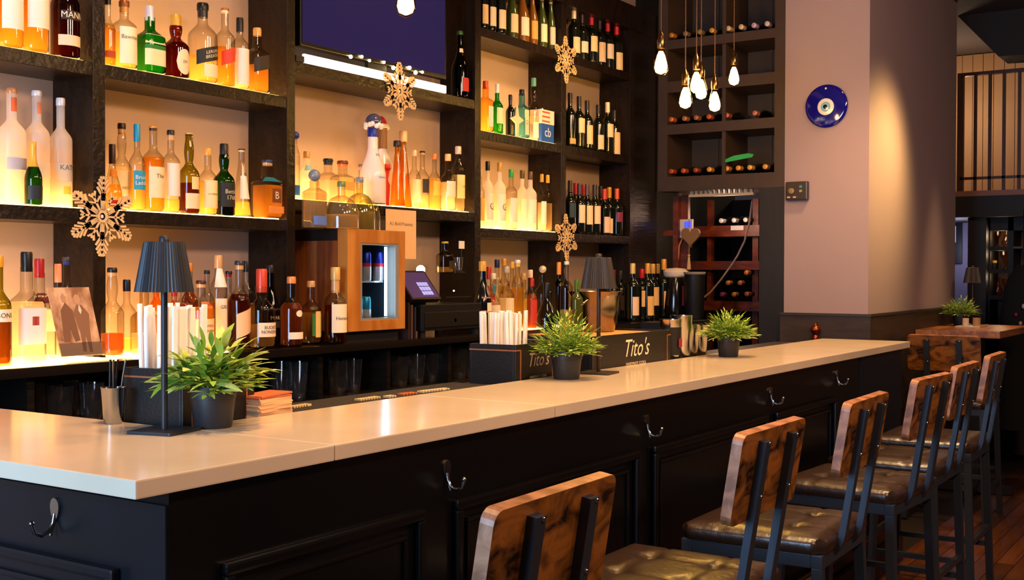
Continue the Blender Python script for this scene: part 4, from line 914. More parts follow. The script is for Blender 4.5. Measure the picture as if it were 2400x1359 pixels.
# ------------------------------------------------------------------ ice bucket, vase, kettle, bin
ib = thing('ice_bucket', 'polished silver ice bucket with flared rim on the cork tray', 'bucket', (3.99, 2.225, 1.1777))
G().lathe([(.070, 0), (.074, .004), (.082, .03), (.092, .09), (.096, .135), (.107, .152), (.109, .156), (.104, .156), (.094, .140), (.088, .09), (.070, .012)], 40).build('body', SILVER, ib, smooth=True, world=False)
for s in (-1, 1):
    g = G().tube([Vector((s*.096, -.02, .125)), Vector((s*.12, -.015, .112)), Vector((s*.124, 0, .1)), Vector((s*.12, .015, .112)), Vector((s*.096, .02, .125))], .005, 8); g.build('handle', SILVER, ib, smooth=True, world=False)
shelfrow(1.19, 'in the ice bucket', 'bottles chilling in the ice bucket', 2.21)
B(1328, 612, 30, 'tall', 'pale', 'pa', .3, ('c8d0a8', .05), [], 'clear frosted-neck bottle leaning left', .02, zbase=1.19)
for px, gl, cap, d in ((1352, 'ltgreen', '4a6a1c', 'green wine bottle hidden behind the lampshade'), (1432, 'wine', '2a2420', 'dark wine bottle showing its neck right of the lamp')):
    B(px, 655, 30, 'wine', gl, None, 0, (cap, .2), [], d, .03, 'wine_bottle', zbase=1.19)
kt = thing('kettle', 'glass kettle with white lid and long tan handle near the cellar', 'kettle', at(1583, 742, Y=3.1)[:2]+(BBZ,) if False else (at(1583, 742, Y=3.1).x, 3.1, BBZ))
G().lathe([(.075, 0), (.08, .01), (.085, .06), (.07, .22), (.062, .25)], 28).build('jug', mat('kettle_dark', '14100f', .12, spec=.6), kt, smooth=True, world=False)
G().lathe([(.066, .25), (.078, .262), (.08, .285), (.06, .305), (.002, .31)], 28).build('lid', mat('kettle_white', 'e8d4bc', .35), kt, smooth=True, world=False)
G().tube([(.06, -.06, .27), (.105, -.075, .24), (.115, -.08, .15), (.09, -.07, .04)], .009, 8).build('handle', mat('kettle_tan', 'c88a58', .4), kt, smooth=True, world=False)
G().box(-.07, -.045, -.085, -.078, .08, .2).build('red_tag', mat('red_tag', '7a1c24', .5), kt, world=False)
bn = thing('black_bin', 'tall black bin with grey bag rim beside the kettle', 'bin', (at(1628, 640, Y=2.93).x, 2.93, BBZ))
G().lathe([(.05, 0), (.055, .01), (.062, .27), (.064, .28), (.058, .28), (.05, .02)], 28).build('body', mat('bin_black', '100e0e', .45), bn, smooth=True, world=False)
G().lathe([(.064, .27), (.067, .28), (.063, .285), (.058, .282)], 28, caps=False).build('bag_rim', mat('bag_grey', '8a8078', .4), bn, smooth=True, world=False)
G().box(5.9, 6.45, 2.82, 3.0, 0, BBZ).build('end_cupboard', DARK, bb)

# ------------------------------------------------------------------ sepia print on the back counter
sp = thing('sepia_print', 'sepia picture card of walking figures leaning in a clear stand', 'picture', (2.36, 3.07, BBZ))
a = at(120, 655, Y=3.08); b = at(222, 825, Y=3.04); c_ = at(178, 825, Y=3.04)
o_ = Vector((at(194, 825, Y=3.05).x, 3.05, BBZ+.021)); u = Vector((1, .02, 0)).normalized(); w = Vector((-.10, .2, 1)).normalized()
PW, PH = .150, .212
G().prism([(-PW/2, 0), (PW/2, 0), (PW/2, PH), (-PW/2, PH)], -.003, 0, o_, u, w).build('card', mat('sepia_card', '94623f', .5, var=((26, 26, 14), 'e6b48c', .14)), sp)
def fig(pts, c, l): G().prism([(x*PW, y*PH) for x, y in pts], 0, .0004+l, o_, u, w).build('print_shape', mat('sepia_'+c, c, .5), sp)
fig([(-.5, 0), (.5, 0), (.5, .16), (.2, .20), (-.2, .17), (-.5, .24)], 'b98a6c', 0)
fig([(-.36, .2), (-.3, .66), (-.16, .78), (-.02, .66), (.02, .22), (-.1, .2), (-.16, .4), (-.22, .2)], '7d5238', .0003)
fig([(.04, .06), (.06, .34), (0, .62), (.1, .74), (.22, .74), (.36, .6), (.3, .36), (.26, .04), (.2, .04), (.17, .3), (.11, .05)], '8c5f44', .0004)
fig([(.08, .76), (.06, .84), (.12, .9), (.2, .88), (.22, .8), (.18, .75)], 'c8966e', .0005); fig([(.12, .66), (.16, .75), (.2, .66), (.16, .6)], 'ecd0b8', .0006); fig([(-.22, .78), (-.24, .86), (-.18, .92), (-.12, .86), (-.14, .78)], 'bf8c66', .0005)
G().prism([(-PW/2-.006, -.002), (PW/2+.012, -.002), (PW/2+.012, .04), (-PW/2-.006, .04)], .002, .004, o_, u, w).build('stand', glass('acrylic', 'f2f4f6', 'b8c0c8'), sp)
G().box(o_.x-.08, o_.x+.09, 3.012, 3.10, BBZ+.0003, BBZ+.0028).build('stand_foot', glass('acrylic', 'f2f4f6', 'b8c0c8'), sp)

# ------------------------------------------------------------------ pendant bulbs
def pendant(px, py, Y, label):
    p = at(px, py, Y=Y); T = thing('pendant_bulb', label, 'light', p, 'bare filament bulbs hanging over the bar')
    z = 0
    prof = [(.004, .0), (.018, .006), (.029, .022), (.032, .036), (.030, .052), (.023, .078), (.0165, .10), (.0135, .115)]
    G().lathe(prof, 24).build('bulb_glass', glass('bulb_amber', 'ffe3a8', 'ffc25a', .02, 0, .6), T, smooth=True, world=False)
    G().lathe([(.004, .008), (.021, .016), (.0265, .034), (.0235, .054), (.016, .082), (.008, .10)], 16).build('filament', glow('filament', 'ffdc94', 60), T, smooth=True, world=False)  # solid glowing core, widened to imitate the bulb's white glare
    G().lathe([(.0145, .112), (.0165, .118), (.0165, .15), (.014, .156), (.012, .168), (.006, .176), (.004, .186)], 20).build('socket', BRASS, T, smooth=True, world=False)
    G().tube([(.015, -.004, .142), (.026, -.008, .142)], .0028, 6).build('switch_key', BRASS, T, world=False)
    G().tube([(0, 0, .18), (0, 0, 3.3-p.z-.02)], .0024, 6).build('cord', mat('fabric_cord', '6a4a34', .7), T, smooth=True, world=False)
    G().lathe([(.03, 3.3-p.z-.03), (.03, 3.3-p.z)], 16).build('canopy', BRASS, T, smooth=True, world=False)
    lamp('bulb_light', 'POINT', (p.x, p.y, p.z+.045), 11, (1, .62, .27), size=.025)
for px, py, Y, d in ((1549, 178, 2.12, 'leftmost and nearest bulb of the hanging cluster'), (1606, 258, 2.22, 'low bulb at the left of the tight cluster'), (1632, 222, 2.18, 'bulb overlapping its neighbour in the middle of the cluster'),
                     (1643, 236, 2.32, 'bulb just behind the overlapping pair in the cluster'), (1675, 265, 2.24, 'lowest hanging bulb, with a visible socket switch'), (1720, 203, 2.36, 'rightmost bulb of the hanging cluster'), (951, 41, 2.25, 'single bulb hanging in front of the television')):
    pendant(px, py, Y, d)

# ------------------------------------------------------------------ snowflakes
def snowflake(px, py, r, label, tilt=0):
    p = at(px, py, Y=3.195); T = thing('snowflake_ornament', label, 'ornament', (p.x, 3.1945, p.z), 'wooden snowflakes on the shelf edges')
    g = G(); m = mat('birch_ply', 'e6bd86', .6)
    def seg(a, r0, r1, w, a2=None, base=0):
        d = Vector((math.cos(a), 0, math.sin(a)))
        if a2 is None: g.bar(d*r0, d*r1, w, .004, (0, 1, 0))
        else:
            e = Vector((math.cos(a2), 0, math.sin(a2))); s = d*base; g.bar(s, s+e*r1, w, .004, (0, 1, 0))
    for i in range(6):
        a = math.pi/2+math.pi/3*i+tilt
        seg(a, .16*r, .98*r, .055*r)
        seg(a, .38*r, .58*r, .14*r)
        for s in (-1, 1):
            for b, L in ((.46, .30), (.60, .27), (.73, .21), (.85, .14)): seg(a, 0, L*r, .05*r, a+s*.62, b*r)
            d = a+s*.21; g.bar((math.cos(d)*.15*r, 0, math.sin(d)*.15*r), (math.cos(a+s*.1)*.5*r, 0, math.sin(a+s*.1)*.5*r), .035*r, .004, (0, 1, 0))
        b2 = a+math.pi/6
        seg(b2, .16*r, .62*r, .045*r)
        for s in (-1, 1): seg(b2, 0, .17*r, .045*r, b2+s*.65, .5*r); seg(b2, 0, .2*r, .04*r, b2+s*1.0, .36*r)
    n = 20; ri, ro = .09*r, .17*r
    for i in range(n):
        a, b = 2*math.pi*i/n, 2*math.pi*(i+1)/n
        g.prism([(ri*math.cos(a), ri*math.sin(a)), (ro*math.cos(a), ro*math.sin(a)), (ro*math.cos(b), ro*math.sin(b)), (ri*math.cos(b), ri*math.sin(b))], -.002, .002)
    g.build('cutout', m, T, world=False)
    G().lathe([(.006, .0022), (.006, .0055)], 10, axis='y').build('adhesive_pad', WHITE, T, world=False)
snowflake(240, 507, .133, 'large wooden snowflake on the post left of the near lamp', -.03)
snowflake(937, 214, .128, 'wooden snowflake on the shelf edge below the television', .04)
snowflake(1326, 140, .128, 'wooden snowflake high on the post beside the wine shelves', .05)
snowflake(1327, 556, .128, 'wooden snowflake low on the post above the ice bucket', .06)

# ------------------------------------------------------------------ small decorations on the shelves
p = at(876, 296, Y=3.225); T = thing('snow_ball_topper', 'snow-dusted dark blue ball crowning the white ceramic bottle', 'ornament', (p.x, 3.225, p.z))
G().sphere((0, 0, .018), .036, 20, 14).build('ball', mat('smoky_ball', '4a4a66', .15, spec=.6), T, smooth=True, world=False)
g = G()
for i in range(16):
    a = i*2.4; g.sphere((.032*math.cos(a), .032*math.sin(a), .002+.006*math.sin(i*1.7)), .011, 8, 6)
g.build('snow', mat('fake_snow', 'fbefe2', .8), T, smooth=True, world=False)
p = at(894, 298, Y=3.32); T = thing('santa_hat', 'tiny red Santa hat with white brim on the foil-necked bottle', 'hat', (p.x, 3.32, p.z-.004))
G().lathe([(.026, .012), (.022, .03), (.012, .046), (.003, .052)], 18).build('crown', mat('red_felt', 'd0201c', .8), T, smooth=True, world=False)
G().lathe([(.024, 0), (.031, .004), (.031, .014), (.024, .018)], 18).build('brim', mat('white_felt', 'f6ece2', .9), T, smooth=True, world=False)
G().sphere((.028, -.01, .004), .011, 10, 8).build('pompom', mat('white_felt', 'f6ece2', .9), T, smooth=True, world=False)
a = at(906, 385, Y=3.205); b = at(908, 482, Y=3.205)
T = thing('red_ribbon', 'long red ribbon bow hanging between white bottle and amber cone', 'ribbon', (a.x, 3.203, b.z)); hh = a.z-b.z
G().prism([(-.004, 0), (.012, 0), (.018, hh*.5), (.004, hh*.62), (.016, hh*.86), (.020, hh), (-.012, hh), (-.010, hh*.8), (-.022, hh*.55), (-.010, hh*.45)], -.003, .003).build('ribbon_strip', mat('red_satin', 'd81818', .4), T, world=False)
G().sphere((.002, -.004, hh*.9), .013, 10, 8, .6).build('knot', mat('red_satin', 'd81818', .4), T, smooth=True, world=False)
p = at(1212, 283, Y=3.21); T = thing('paper_star', 'small folded cream paper star standing before the black bottle', 'ornament', (p.x, 3.21, 2.0918))
hz = at(1212, 245, Y=3.21).z-2.0918; k = hz/.14
G().prism([(0, .14*k), (.012, .09*k), (.06, .075*k), (.012, .055*k), (.008, 0), (-.008, 0), (-.012, .055*k), (-.06, .075*k), (-.012, .09*k)], -.004, .004).build('star', mat('star_paper', 'f0d4a8', .7), T, world=False)
x0 = at(1267, 300, Y=3.22).x; x1 = at(1304, 300, Y=3.22).x; zt = at(1285, 258, Y=3.22).z
T = thing('tin_box', 'white and blue tin box with red frame on second shelf near television', 'tin', ((x0+x1)/2, 3.26, 2.0918)); hx = (x1-x0)/2*.8; H = zt-2.0918
G().box(-hx, hx, -.035, .035, 0, H*.56).build('blue_body', mat('tin_blue', '1f55b4', .3), T, world=False, bevel=.003)
G().box(-hx*1.02, hx*1.02, -.036, .036, H*.56, H).build('white_lid', mat('tin_white', 'f0dccc', .35), T, world=False, bevel=.003)
g = G()
for z_ in (H*.64, H*.78, H*.92): g.box(-hx*.9, hx*.3, -.0372, -.036, z_-.004, z_+.004)
g.build('red_frame', mat('tin_red', 'd8503a', .4), T, world=False)
G().lathe([(.007, H), (.007, H+.012)], 10).build('knob', STEEL, T, world=False)
flat_text('cb', .07, (0, -.0352, H*.30), (1, 0, 0), (0, 0, 1)).build('lettering', mat('tin_letter', 'e8e4f0', .4), T, world=False)

p = at(986, 632, Y=3.22); T = thing('small_night_light', 'small glowing light behind the till screen', 'light', (p.x, 3.22, 1.2685))
G().lathe([(.02, 0), (.02, .004), (.004, .01), (.004, p.z-1.2685-.02)], 14).build('stem', DARK, T, smooth=True, world=False)
G().sphere((0, 0, p.z-1.2685), .02, 14, 10).build('globe', glow('night_globe', 'ffd890', 16), T, smooth=True, world=False)

# ------------------------------------------------------------------ wine rack wall and cellar opening
RACK = mat('grey_brown_rack', '3c2b1e', .5, var=((3, 20, 20), '483424', .3)); RACKIN = mat('rack_inside', '483626', .6, var=((2, 3, 8), '38281a', .3))
wr = thing('wine_rack', 'tall dark built-in wine rack with two columns of lying bottles', 'rack', (6.7, 2.77, 1.905))
G().box(6.5, 6.86, 2.384, 2.447, 1.905, 3.29).build('side_frame', RACK, wr); G().box(6.5, 6.86, 3.128, 3.19, 1.905, 3.29).build('side_frame', RACK, wr)
G().box(6.86, 6.88, 2.384, 3.19, 1.905, 3.29).build('back_panel', RACKIN, wr)
for z0, z1 in ((1.905, 1.992), (2.249, 2.309), (2.504, 2.571), (2.768, 2.823)): G().box(6.5, 6.86, 2.447, 3.128, z0, z1).build('shelf', RACK, wr)
for z0, z1 in ((1.992, 2.249), (2.309, 2.504), (2.571, 2.768), (2.823, 3.29)): G().box(6.515, 6.86, 2.755, 2.778, z0, z1).build('divider', RACK, wr)
for y in (2.60, 2.95): G().box(6.85, 6.861, y-.006, y+.006, 1.992, 3.29).build('back_batten', RACK, wr)
RG = 'wine bottles lying in the tall rack'
def lying(px, py, col, label, r=.036, push=0):
    p = at(px, py, X=6.53+push); T = thing('lying_wine_bottle', label, 'bottle', p, RG)
    G().lathe([(.014, .0), (.0145, .08), (.018, .10), (r, .15), (r, .30), (r*.9, .305)], 16, axis='x').build('glass', GL['wine'], T, smooth=True, world=False)
    G().lathe([(.012, -.003), (.0155, 0), (.0155, .05)], 14, axis='x').build('capsule', capm(col), T, smooth=True, world=False)
rows = (('bottom row of the rack', 1.992, ((1573, 397, 'c8501c'), (1601, 396, 'c85a20'), (1630, 395, 'b8481c'), (1662, 393, 'f0a040'), (1703, 392, 'e8983a'), (1730, 391, 'e8a040'), (1757, 387, 'f3b048'), (1793, 387, 'f0a83c'))),
        ('middle row of the rack', 2.309, ((1573, 275, 'e0703a'), (1604, 278, 'c88050'), (1631, 276, 'b87048'), (1661, 270, 'd8602c'), (1703, 269, 'c8603a'), (1769, 265, 'c8785a'))),
        ('top row of the rack', 2.823, ((1574, 79, 'e08a2a'), (1606, 76, '9a7a50'), (1640, 71, 'a8824a'), (1668, 68, 'f0a838'), (1707, 58, 'e8c08a'), (1737, 53, 'e8c8a0'), (1767, 48, 'd8b0c8'), (1798, 45, 'e8c8c0'))))
OR = ('first', 'second', 'third', 'fourth', 'fifth', 'sixth', 'seventh', 'eighth')
for nm, zs, it in rows:
    for i, (px, py, c) in enumerate(it):
        y = at(px, py, X=6.53).y; q = at(px, py, X=6.53); T = None
        lying(px, py, c, '%s capped wine bottle from the left in the %s' % (OR[i], nm))
for o in [o for o in bpy.data.objects if o.name.startswith('lying_wine_bottle')]:
    zb = max(z for _, z, _ in rows if z < o.location.z+.02); o.location.z = zb+.0365
o = G().add([], []); p = at(1737, 382, X=6.56)
gc = G().prism([(-.09, -.012), (.085, .012), (.095, .028), (.06, .036), (-.03, .026), (-.08, .008)], -.002, .004, (6.52, p.y, 2.075), (0, -1, 0), (0, 0, 1)).build('green_card', mat('green_card', '2fb45a', .6)); tag(gc, 'bright green card lying on the bottles in the bottom rack row', 'card')

struct(G().box(6.5, 6.9, 2.384, 2.536, 0, 1.905).build('trim_2', mat('dark_jamb', '1f1a16', .45, bump=((20, 20, 3), .1))))
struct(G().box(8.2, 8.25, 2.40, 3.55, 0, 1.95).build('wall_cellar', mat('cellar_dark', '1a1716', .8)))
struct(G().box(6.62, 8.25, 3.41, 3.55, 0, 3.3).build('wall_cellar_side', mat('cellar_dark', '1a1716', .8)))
cr = thing('cellar_rack', 'red-brown wooden racking inside the cellar opening', 'rack', (7.1, 2.8, 0))
for px, X, w_ in ((1583, 6.62, .035), (1770, 7.35, .04), (1662, 7.35, .03)):
    y = at(px, 600, X=X).y; G().box(X, X+.05, y-w_/2, y+w_/2, 0, 1.9).build('upright', REDWOOD, cr)
for y0, y1, X in ((530, 553, 7.3), (612, 632, 7.3), (705, 730, 7.3)):
    a, b = at(1640, y0, X=X), at(1782, y1, X=X); G().box(X, X+.3, b.y-.1, a.y+.1, b.z, a.z).build('shelf_board', REDWOOD, cr)
a, b = at(1590, 455, X=6.66), at(1612, 650, X=6.66); G().box(6.66, 6.69, b.y, a.y, b.z, 1.88).build('side_board', REDWOOD, cr)
for y0, y1 in ((540, 552),): 
    a, b = at(1552, y0, X=6.63), at(1592, y1, X=6.63); G().box(6.63, 6.66, b.y, a.y, b.z, a.z).build('rail', REDWOOD, cr)
a = at(1728, 533, X=7.295); G().box(7.292, 7.2995, a.y-.045, a.y+.045, a.z-.018, a.z+.012).build('name_plate', mat('plate', 'cfc6c0', .5), cr)
CG = 'wine bottles in the cellar racking'
for i, (px, py, c) in enumerate(((1690, 523, 'd8d0c8'), (1720, 522, 'd0c8c0'), (1747, 521, 'c8c0b8'), (1749, 641, 'd8802c'), (1706, 665, 'c8843c'), (1734, 665, 'c0703a'), (1692, 693, '8a3a6a'), (1720, 693, 'c88a3c'), (1750, 692, 'a85a2c'))):
    p = at(px, py, X=7.25)+Vector((0, 0, .017 if i < 3 else .008 if i > 5 else .006)); T = thing('cellar_wine_bottle', ('pale-capped ' if i < 3 else 'amber-capped ')+'wine bottle, number %s of nine seen in the cellar racking' % (('one', 'two', 'three', 'four', 'five', 'six', 'seven', 'eight', 'nine')[i]), 'bottle', p, CG)
    G().lathe([(.014, .0), (.0145, .08), (.018, .10), (.033, .15), (.033, .30)], 14, axis='x').build('glass', GL['wine'], T, smooth=True, world=False)
    G().lathe([(.012, -.003), (.016, 0), (.016, .05)], 12, axis='x').build('capsule', capm(c), T, smooth=True, world=False)
ac = thing('slatted_vent', 'cream slatted vent strip at the top of the cellar opening', 'vent', (6.55, 2.8, 1.87))
a, b = at(1614, 440, X=6.55), at(1766, 456, X=6.55)
G().box(6.55, 6.58, b.y, a.y, b.z, b.z+.014).box(6.55, 6.58, b.y, a.y, a.z-.004, a.z+.004).build('rails', mat('vent_cream', 'c8b49a', .5), ac)
n = 13
for i in range(n):
    y = b.y+(a.y-b.y)*(i+.5)/n; G().box(6.555, 6.575, y-.008, y+.008, b.z+.014, a.z-.004).build('slat', mat('vent_cream', 'c8b49a', .5), ac)
a, b = at(1592, 514, X=6.64), at(1622, 557, X=6.64)
th = thing('wall_thermometer', 'white digital thermometer with blue display inside the cellar', 'thermometer', (6.65, (a.y+b.y)/2, b.z))
G().box(6.645, 6.66, b.y, a.y, b.z, a.z).build('case', mat('thermo_white', 'e0ccc0', .4), th, bevel=.004)
G().box(6.6425, 6.6455, b.y+.01, b.y+(a.y-b.y)*.62, b.z+(a.z-b.z)*.55, a.z-.014).build('display', mat('thermo_lcd', '3a48c0', .3, emit=('3a48d0', .8)), th)
p = at(1619, 553, X=6.60); ht = thing('hanging_heart', 'brown wooden heart hanging on a string in the cellar opening', 'ornament', (6.60, p.y, p.z))
hp = [(.062*(16*math.sin(t)**3)/16, .062*(13*math.cos(t)-5*math.cos(2*t)-2*math.cos(3*t)-math.cos(4*t))/15) for t in [2*math.pi*i/36 for i in range(36)]]
G().prism(hp, -.008, .012, (0, 0, 0), (0, -1, 0), (0, 0, 1)).build('heart', mat('heart_wood', '8a6238', .5), ht, world=False, bevel=.004)
zz = 1.9-p.z; G().tube([(0, .012, .05), (0, .012, zz)], .002, 5).build('string', mat('string_tan', 'a86a3a', .7), ht, world=False)
G().tube([(0, .01, -.07), (0, .012, -.115)], .0015, 5).sphere((0, .012, -.12), .009, 8, 6).build('bead', mat('bead_tan', 'c8a060', .5), ht, smooth=True, world=False)
G().lathe([(.013, -.205), (.012, -.18), (.006, -.13), (.003, -.125)], 10, (0, .012, 0)).build('tassel', mat('bead_tan', 'c8a060', .5), ht, smooth=True, world=False)
cb = G().tube([at(*q, X=6.9) for q in ((1763, 470), (1757, 520), (1745, 565), (1728, 600), (1715, 620), (1690, 655), (1665, 685), (1640, 705))], .006, 8).build('hanging_cable', mat('pale_cable', 'b89a88', .5), smooth=True)
tag(cb, 'pale cable looping down across the cellar opening', 'cable')
cb = G().tube([at(*q, X=6.63) for q in ((1600, 557), (1592, 575), (1588, 620), (1587, 655), (1590, 676))], .006, 8).build('thermometer_cable', mat('tan_cable', 'b8784a', .5), smooth=True)
tag(cb, 'tan cable running down from the white thermometer', 'cable')
lamp('cellar_light', 'POINT', (7.0, 2.95, 1.75), 2.2, (1, .6, .4), size=.08)

# ------------------------------------------------------------------ things on the painted column
c = at(1938, 249, X=6.5); ey = thing('evil_eye_plate', 'round cobalt glass eye plate hanging on the mauve column', 'ornament', (6.497, c.y, c.z))
def disc(r, x0, x1, m, nm, par, cyz=(0, 0)):
    return G().lathe([(r*.96, x1), (r, x0+(x1-x0)*.5), (r*.97, x0+(x1-x0)*.15), (r*.86, x0), (.001, x0-.001)], 48, (0, cyz[0], cyz[1]), axis='x').build(nm, m, par, smooth=True, world=False)
disc(.121, -.016, .0, mat('cobalt_glass', '14108a', .06, spec=.8, coat=.5), 'plate', ey)
disc(.047, -.0185, -.0168, mat('eye_white', 'eee8e2', .15), 'white_ring', ey, (0, -.005)); disc(.028, -.0205, -.0188, mat('eye_blue', '8fc0e0', .12), 'blue_ring', ey, (0, -.005)); disc(.012, -.0225, -.0208, mat('eye_pupil', '101418', .1), 'pupil', ey, (.002, -.005))
disc(.006, -.0180, -.0165, mat('eye_hole', 'd8c8c0', .3), 'hanging_hole', ey, (0, .098))
a, b = at(1845, 427, X=6.495), at(1896, 469, X=6.495)
tm = thing('wall_thermostat', 'dark bronze thermostat box with buttons on the mauve column', 'thermostat', (6.49, (a.y+b.y)/2, b.z))
G().box(6.465, 6.499, b.y, a.y, b.z, a.z).build('case', mat('thermostat_bronze', '33261e', .35), tm, bevel=.008)
G().lathe([(.017, 0), (.017, -.006), (.012, -.008)], 20, (6.465, a.y-.036, (a.z+b.z)/2), axis='x').build('dial', mat('dial_gold', '8a744c', .4), tm, smooth=True)
for y, z, m in ((b.y+.038, a.z-.03, 'dial_teal'), (b.y+.038, a.z-.055, 'dial_olive')): G().box(6.4625, 6.4655, y-.008, y+.008, z-.007, z+.007).build('button', mat(m, '4a8a92' if m == 'dial_teal' else '8a9a5a', .4), tm)
for y in (a.y-.02, a.y-.055): G().box(6.4625, 6.4655, y-.009, y+.009, b.z+.014, b.z+.022).build('slot', mat('slot_pale', 'd8b48a', .5), tm)
p = at(1912, 778, X=6.46); cp = thing('copper_ornament', 'small copper bell-shaped ornament hanging on the dark dado', 'ornament', (6.455, p.y, p.z))
G().lathe([(.006, -.05), (.018, -.045), (.02, -.03), (.014, -.016), (.026, 0), (.030, .015), (.022, .032), (.008, .04), (.006, .05)], 20).build('body', mat('copper', 'a84e2a', .25, metal=.9), cp, smooth=True, world=False)
G().tube([(0, 0, .05), (.022, 0, .056)], .003, 6).build('peg', STEEL, cp, world=False)

# ------------------------------------------------------------------ high table by the column
tb = thing('high_table', 'square high wooden table against the column beyond the bar', 'table', (7.95, 1.65, 0))
G().box(7.42, 8.42, 1.385, 1.878, 1.02, 1.062).build('table_top', OAK, tb, bevel=.004)
G().box(7.91, 7.99, 1.60, 1.68, .05, 1.02).build('column', mat('table_iron', '17161a', .45), tb)
G().bar((7.62, 1.64, .03), (8.28, 1.64, .03), .07, .05).build('foot', mat('table_iron', '17161a', .45), tb); G().bar((7.95, 1.40, .03), (7.95, 1.87, .03), .07, .05).build('foot', mat('table_iron', '17161a', .45), tb)
G().box(7.72, 8.18, 1.50, 1.78, .995, 1.02).build('top_bracket', mat('table_iron', '17161a', .45), tb)
plant(8.12, 1.765, 1.0625, 'bright green plant in dark pot on the high table', .05, .085, .12, .12, 13, 80, False)
table_lamp(8.30, 1.725, 1.0625, 'far bronze pleated lamp standing on the high table', .2, LAMPB, .40)
pl = thing('small_tray', 'small pale tray on the high table', 'tray', (7.95, 1.66, 1.0625)); 
G().prism(rrect(.24, .16, .01), 0, .008, (0, 0, 0), (1, 0, 0), (0, 1, 0)).build('plate', mat('tray_pale', 'cdb8a0', .4), pl, world=False); G().box(-.12, .12, -.08, -.072, .008, .016).build('rim', mat('tray_pale', 'cdb8a0', .4), pl, world=False)
for x, y, r, h, l in ((7.91, 1.685, .02, .05, 'left cream candle jar on the small tray'), (7.97, 1.63, .024, .052, 'right tan candle jar on the small tray')):
    T = thing('candle_jar', l, 'candle', (x, y, 1.0708)); G().lathe([(r*.95, 0), (r, .004), (r, h), (r*.9, h), (r*.88, h*.8), (.001, h*.8)], 16).build('jar', mat('jar_'+l[:4].strip(), 'e8d0a8' if 'cream' in l else 'b88a5a', .4), T, smooth=True, world=False)
    G().tube([(0, 0, h*.8), (0, 0, h*.95)], .0012, 5).build('wick', DARK, T, world=False)

# ------------------------------------------------------------------ beyond: balcony, passage, display shelves
XF = 9.4
DKB = mat('dark_beam', '17110f', .6)
struct(G().box(XF, 11.4, -2.4, 2.35, 2.0, 2.04).build('trim_balcony', mat('balcony_edge', '9a6a58', .6)))
struct(G().box(XF, 11.4, -2.4, 2.35, 1.84, 2.0).build('beam_balcony', DKB))
rl = thing('balcony_railing', 'brown metal balcony railing above the dark doorway', 'railing', (XF+.05, 1.6, 2.04)); RM = mat('railing_brown', '4a2c1c', .45, metal=.2)
for px, w_ in ((2251, .045), (2286, .022), (2320, .022), (2353, .022), (2389, .022)):
    y = at(px, 300, X=XF+.06).y; G().box(XF+.05, XF+.05+w_, y-w_/2, y+w_/2, 2.04, 2.945).build('post' if w_ > .03 else 'baluster', RM, rl)
y = at(2251, 300, X=XF+.06).y
for k in range(1, 9): G().box(XF+.05, XF+.072, 1.60-.118*k-.011, 1.60-.118*k+.011, 2.04, 2.945).build('baluster', RM, rl)
G().box(XF+.04, XF+.09, .6, y+.02, 2.925, 2.95).build('top_rail', RM, rl); G().box(XF+.05, XF+.08, .6, y, 2.13, 2.15).build('bottom_rail', RM, rl)
wf = struct(G().box(10.62, 10.72, -2.4, 3.5, 0, 3.3).build('wall_far', mat('far_wall', '8a6248', .7)))
bmesh_ = None
for i in range(24):
    y = 2.9-i*.085
    if bmesh_ is None: o = bmesh_ = G().box(0, .012, 0, .080, 0, 1.25).build('wall_board', mat('far_board', 'a8805c', .65, var=((2, 2, 1), '957050', .3)), wf, world=False)
    else: o = bmesh_.copy(); COL.objects.link(o)
    o.location = (10.606, y, 2.04)
pts = [at(*q, X=9.0) for q in ((2218, -30), (2229, 22), (2340, 132), (2430, 126), (2430, -40))]
struct(G().prism([(-p.y, p.z) for p in pts], -.35, 0, (9.0, 0, 0), (0, -1, 0), (0, 0, 1)).build('ceiling_soffit', mat('soffit_dark', '15100e', .7)))
def yx(px, X): return at(px, 600, X=X).y
struct(G().box(XF, XF+.1, yx(2229, XF), yx(2213, XF), 0, 1.84).build('trim_3', DKB))
struct(G().box(XF+.1, XF+.2, yx(2311, XF+.1), yx(2268, XF+.1), 0, 1.84).build('trim_4', mat('passage_post', '201712', .5)))
struct(G().box(10.4, 10.45, 1.75, 2.7, 0, 1.84).build('wall_passage', mat('passage_paint', '86809a', .8)))
pc = thing('passage_picture', 'dark framed picture with pale centre in the far passage', 'picture', (10.38, 2.2, 1.3))
a, b = at(2226, 515, X=10.37), at(2254, 617, X=10.37); G().box(10.37, 10.395, b.y, a.y, b.z, a.z).build('frame', mat('pic_dark', '14161f', .4), pc)
a2, b2 = at(2229, 530, X=10.365), at(2240, 568, X=10.365); G().box(10.365, 10.37, b2.y, a2.y, b2.z, a2.z).build('pale_image', mat('pic_pale', '9aa4c8', .5, emit=('9aa8d8', .3)), pc)  # bright spot of the picture made by added emission
ds = thing('display_cabinet', 'dark open display cabinet with three shelves beyond the table', 'cabinet', (XF+.3, 1.6, 0)); X = XF+.2
y0, y1 = .9, yx(2311, X)
G().box(X+.32, X+.34, y0, y1, 0, 1.84).build('back', mat('cabinet_back', '6a4630', .6), ds); G().box(X, X+.34, y1-.03, y1, 0, 1.84).build('side', DKB, ds)
yd_ = yx(2362, X); G().box(X, X+.34, yd_-.04, yd_, 0, 1.84).build('partition', DKB, ds); G().box(X, X+.34, y0, y1, 1.74, 1.84).build('header', DKB, ds)
zsh = [at(2340, q, X=X).z for q in (578, 631, 693)]
for z in zsh: G().box(X, X+.32, yd_, y1-.03, z-.03, z).build('shelf', DKB, ds)
for z in (zsh[0], zsh[1]-.1): G().box(X, X+.32, y0, yd_-.04, z-.015, z).build('shelf', mat('cabinet_shelf', '4a443e', .5), ds)
